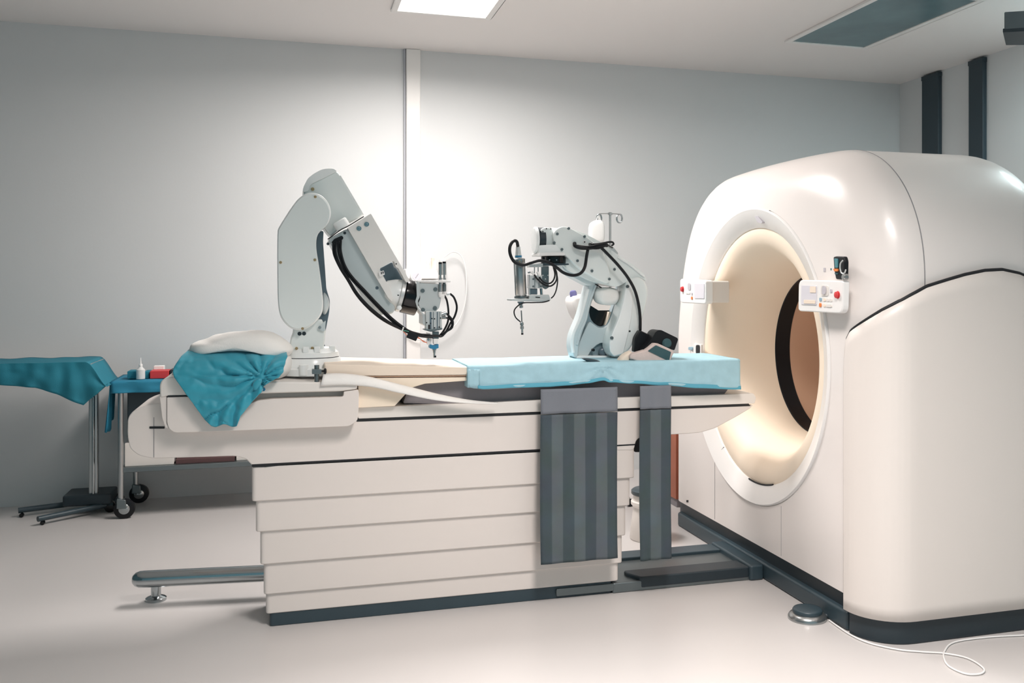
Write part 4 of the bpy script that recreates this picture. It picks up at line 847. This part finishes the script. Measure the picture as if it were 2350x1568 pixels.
# wall gas outlet unit
wg = thing('wall_gas_unit', at(955, 640, Y=6.45), 'white wall gas unit with round pressure gauge behind the left robot tool', 'gas outlet')
def WY(pts, Y): return OY(pts, Y, off=(840, 560), s=260/1456)
obj('housing', prism(rnd(WY([(500, 320), (760, 325), (900, 330), (930, 380), (930, 450), (520, 450)], 6.42), .01), 'Y', 6.42, BACK), 'plastic2', wg, bevel=.01)
q = at(840+645*.1786, 560+412*.1786, Y=6.42)
obj('gauge', lathe(q+Vector((0, .01, 0)), (0, -1, 0), [(0, .042), (.03, .042), (.034, .038)], seg=36), 'plastic2', wg)
obj('dial', lathe(q+Vector((0, -.022, 0)), (0, -1, 0), [(0, .030), (.004, .030)], seg=36), 'screen', wg)
obj('needle', cyl(q+Vector((-.008, -.028, -.012)), q+Vector((.010, -.028, .016)), .0022, seg=8), 'greyb', wg)
for x, r in ((790, .012), (850, .010), (880, .014)):
    a, b = at(840+x*.1786, 560+330*.1786, Y=6.45), at(840+(x+8)*.1786, 560+(180 if x == 850 else 220)*.1786, Y=6.45)
    obj('outlet_tube', cyl(a, b, r), 'plastic2' if x != 850 else 'pad', wg, bevel=.002)
q = at(840+985*.1786, 560+430*.1786, Y=6.46)
obj('flow_meter', cyl(q-Vector((0, 0, .03)), q+Vector((0, 0, .12)), .025), 'frost', wg, bevel=.006)
hz = tube([at(x, y, Y=6.48) for x, y in ((1020, 590), (1040, 578), (1060, 590), (1070, 630), (1068, 690), (1050, 740), (1010, 770), (960, 780), (930, 760))], .004)
obj('hose', hz, 'plastic2', wg)
# cupboard and step stool glimpsed under the table
cu = thing('cupboard', (2.6, 5.55, 0), 'low brown wooden cupboard seen between the strap and the scanner', 'cupboard')
obj('carcass', box(2.22, 2.95, 5.35, 5.75, .05, .84), 'brown', cu, bevel=.004)
obj('cupboard_plinth', box(2.23, 2.94, 5.36, 5.74, 0, .055), 'greypad', cu, bevel=.003)
obj('door', box(2.24, 2.58, 5.335, 5.352, .07, .82), 'brown', cu, bevel=.003)
obj('door', box(2.59, 2.93, 5.335, 5.352, .07, .82), 'brown', cu, bevel=.003)
ss = thing('stool', (1.78, 4.75, 0), 'low pale drum stool with dark grey seat under the table end', 'stool')
q = at(1490, 1102, Y=4.75); q = Vector((q.x, 4.75, 0))
obj('drum', lathe(q, (0, 0, 1), [(0, .10), (.01, .105), (.17, .085), (.185, .098), (.20, .098), (.205, .088), (.235, .084)], seg=40), 'plastic', ss, ang=40)
obj('seat', lathe(q+Vector((0, 0, .235)), (0, 0, 1), [(0, .09), (.006, .096), (.022, .096), (.03, .085)], seg=40), 'dark', ss, ang=50)
# ---------------------------------------------------------------- instrument trolley
tr = thing('instrument_trolley', (-.5, 6.2, 0), 'steel instrument trolley with blue cloth top and castors beside the table end', 'trolley')
X0t, X1t, Y0t, Y1t = -.945, .10, 6.03, 6.44
for x, y in ((X0t, Y0t), (X0t+.02, Y1t), (X1t, Y0t), (X1t, Y1t)):
    lg = obj('leg', cyl((x, y, .11), (x, y, .78), .015), 'steel', tr)
    obj('castor_fork', prism([(x-.02, .06), (x+.035, .06), (x+.03, .11), (x-.018, .12)], 'Y', y-.028, y+.028), 'dsteel', lg, bevel=.006)
    w_ = obj('castor_wheel', lathe((x+.02, y-.018, .056), (0, 1, 0), [(0, .046), (.004, .056), (.032, .056), (.036, .046)], seg=32), 'black', lg)
    obj('wheel_hub', lathe((x+.02, y-.024, .056), (0, 1, 0), [(0, .014), (.004, .028), (.006, .030), (.042, .030)], seg=24), 'chrome', lg)
obj('top_tray', box(X0t-.01, X1t+.01, Y0t-.01, Y1t+.01, .765, .785), 'steel', tr, bevel=.004)
obj('lower_shelf', box(X0t, X1t, Y0t, Y1t, .262, .292), 'dsteel', tr, bevel=.005)
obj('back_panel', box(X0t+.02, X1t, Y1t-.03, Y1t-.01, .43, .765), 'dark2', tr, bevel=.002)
obj('side_drawer', box(X0t+.03, X1t-.02, Y0t+.03, Y1t-.05, .46, .74), 'dark2', tr, bevel=.006, label='dark drawer box under the tray')
def ctop(x0, x1, y0, y1, zt, zf, seed, spl=.03):
    rows = []
    for j in range(15):
        f = j/14; row = []
        for i in range(61):
            x = x0+(x1-x0)*i/60; n = mnoise.noise(Vector((x*7, seed, f*3)))
            if f < .3: row.append((x, y1-(y1-y0)*f/.3, zt+.004*n))
            else:
                g = (f-.3)/.7; row.append((x, y0-.012*math.sin(x*40+seed)*g*.6-.01*n*g-.004, zt-(zt-zf)*g))
        rows.append(row)
    return grid(rows)
cl2 = ctop(X0t-.05, X1t, Y0t-.018, Y1t, .793, .725, 2)
for k in range(1):
    rows = []
    for j in range(9):
        f = j/8; rows.append([(X0t-.052-.012*math.sin(i*1.3)*f-.02*f, Y0t-.018+i*.02, .79-f*(.29-.10*max(0, (i-3)/9))) for i in range(12)])
    grid(rows, cl2)
tag(obj('tray_cloth', cl2, 'bluedk', solid=.004, loc=(-.5, 6.2, .79), ang=80), 'blue cloth covering the instrument trolley top, hanging at its left corner', 'cloth')
def tbox(name, px0, px1, py0, py1, Y, dep, m, lab, cat, zb=.797, **k):
    a = at(px0, py1, Y=Y); b = at(px1, py0, Y=Y)
    o = obj(name, box(a.x, b.x, Y, Y+dep, zb, b.z), m, bevel=.003, loc=((a.x+b.x)/2, Y+dep/2, zb)); return tag(o, lab, cat)
tbox('red_box', 344, 387, 851, 870, 6.08, .12, 'red', 'red open box on the trolley, beside the teal drape', 'box')
tbox('cotton_roll', 352, 376, 840, 852, 6.20, .06, 'white_cloth', 'fluffy white cotton pad behind the red box', 'cotton pad')
tbox('teal_box', 292, 313, 852, 870, 6.10, .12, 'tealdk', 'teal block at the left corner of the trolley', 'box')
tbox('teal_box', 330, 342, 853, 870, 6.10, .12, 'tealdk', 'narrow teal block between the bottle and the red box', 'box')
tbox('dark_box', 390, 420, 848, 870, 6.10, .12, 'dark2', 'dark box right of the red box, partly behind the drape', 'box')
bt = thing('bottle', at(322, 870, Y=6.06), 'clear plastic bottle with nozzle on the trolley, left of the red box', 'bottle')
bt.location.z = .797
q = Vector((at(322, 870, Y=6.06).x, 6.075, .797))
obj('bottle_body', lathe(q, (0, 0, 1), [(0, .022), (.002, .024), (.055, .024), (.068, .012), (.075, .008)], seg=24), 'frost', bt)
obj('nozzle', lathe(q+Vector((0, 0, .075)), (0, 0, 1), [(0, .010), (.012, .010), (.014, .004), (.05, .002)], seg=16), 'plastic2', bt)
t = tbox('white_carton', 286, 399, 1013, 1070, 6.06, .2, 'plastic', 'white carton on the trolley lower shelf, at its left end', 'carton', zb=.292)
t = tbox('brown_tray', 403, 538, 1048, 1068, 6.06, .2, 'brownbox', 'long dark brown box on the trolley lower shelf', 'box', zb=.292)
t = tbox('paper_stack', 542, 600, 1046, 1062, 6.08, .2, 'plastic', 'white paper stack on the trolley shelf right of the brown box', 'paper stack', zb=.292)
a = at(545, 1048, Y=6.075); t = obj('blue_pen', cyl((a.x, 6.12, a.z+.012), (a.x+.06, 6.12, a.z+.014), .006), 'bluep', loc=(a.x, 6.12, a.z)); tag(t, 'blue pen lying on the white paper stack', 'pen')
# ---------------------------------------------------------------- overbed table with teal drape
mt2 = thing('instrument_stand', (-1.4, 6.1, 0), 'steel overbed stand with flat forked base at the left wall side', 'instrument stand')
obj('tray', box(-2.3, -1.08, 5.92, 6.30, .885, .905), 'steel', mt2, bevel=.004)
px_ = at(216, 1000, Y=6.24).x
obj('column', prism(rnd([(px_-.026, 6.22), (px_+.022, 6.22), (px_+.022, 6.27), (px_-.026, 6.27)], .006), 'Z', .06, .89), 'steel', mt2, bevel=.004)
obj('inner_column', cyl((px_, 6.215, .07), (px_, 6.215, .88), .008), 'chrome', mt2)
obj('base_block', prism(rnd([(px_-.16, 6.19), (px_+.10, 6.19), (px_+.10, 6.42), (px_-.16, 6.42)], .02), 'Z', .05, .115), 'dark2', mt2, bevel=.01)
obj('base_leg', tube([(-1.02, 6.40, .045), (-1.52, 6.24, .038)], .016, n=4), 'dark', mt2)
obj('base_leg', tube([(-.99, 6.27, .045), (-1.36, 5.98, .038)], .016, n=4), 'dark', mt2)
for x, y in ((-1.03, 6.22), (-1.02, 6.42), (-1.5, 6.23), (-1.34, 6.0)):
    w_ = obj('castor', lathe((x, y-.015, .034 if x > -1.2 else .012), (0, 1, 0), [(0, .028 if x > -1.2 else .01), (.004, .034 if x > -1.2 else .012), (.026, .034 if x > -1.2 else .012), (.03, .028 if x > -1.2 else .01)], seg=24), 'gloss', mt2)
dp = [(-80, 815, 872), (0, 815, 884), (40, 815, 887), (80, 815, 890), (130, 816, 905), (160, 816, 918), (190, 818, 931), (205, 822, 918), (222, 832, 905), (240, 850, 888), (247, 876, 880)]
rows = []; cols = []
for (x, yt, ybm) in dp: cols.append((x, yt, ybm))
fc = []
for a, b in zip(cols, cols[1:]):
    for j in range(6): f = j/6; fc.append(tuple(a[k]+(b[k]-a[k])*f for k in range(3)))
fc.append(cols[-1])
for j in range(19):
    row = []
    for (x, yt, ybm) in fc:
        f = (j-4)/14; n = mnoise.noise(Vector((x*.03, j*.12, 8)))*.02+.012*math.sin(x*.12)*max(f, 0)
        if j < 4: q = at(x, yt+2, Y=5.90); q = Vector((q.x-.0, 6.32-(6.32-5.90)*j/4, .915+.006*mnoise.noise(Vector((x*.02, j, 0)))-.14*sm(195, 250, x)))
        else:
            tz = at(x, ybm, Y=5.90); t0 = .915-.14*sm(195, 250, x); q = Vector((tz.x, 5.90-n, t0+(tz.z-t0)*f))
        row.append(q)
    rows.append(row)
tag(obj('table_drape', grid(rows), 'tealdk', solid=.005, loc=(-1.4, 5.95, .9), ang=80), 'dark teal drape covering the overbed stand at the left edge', 'drape')
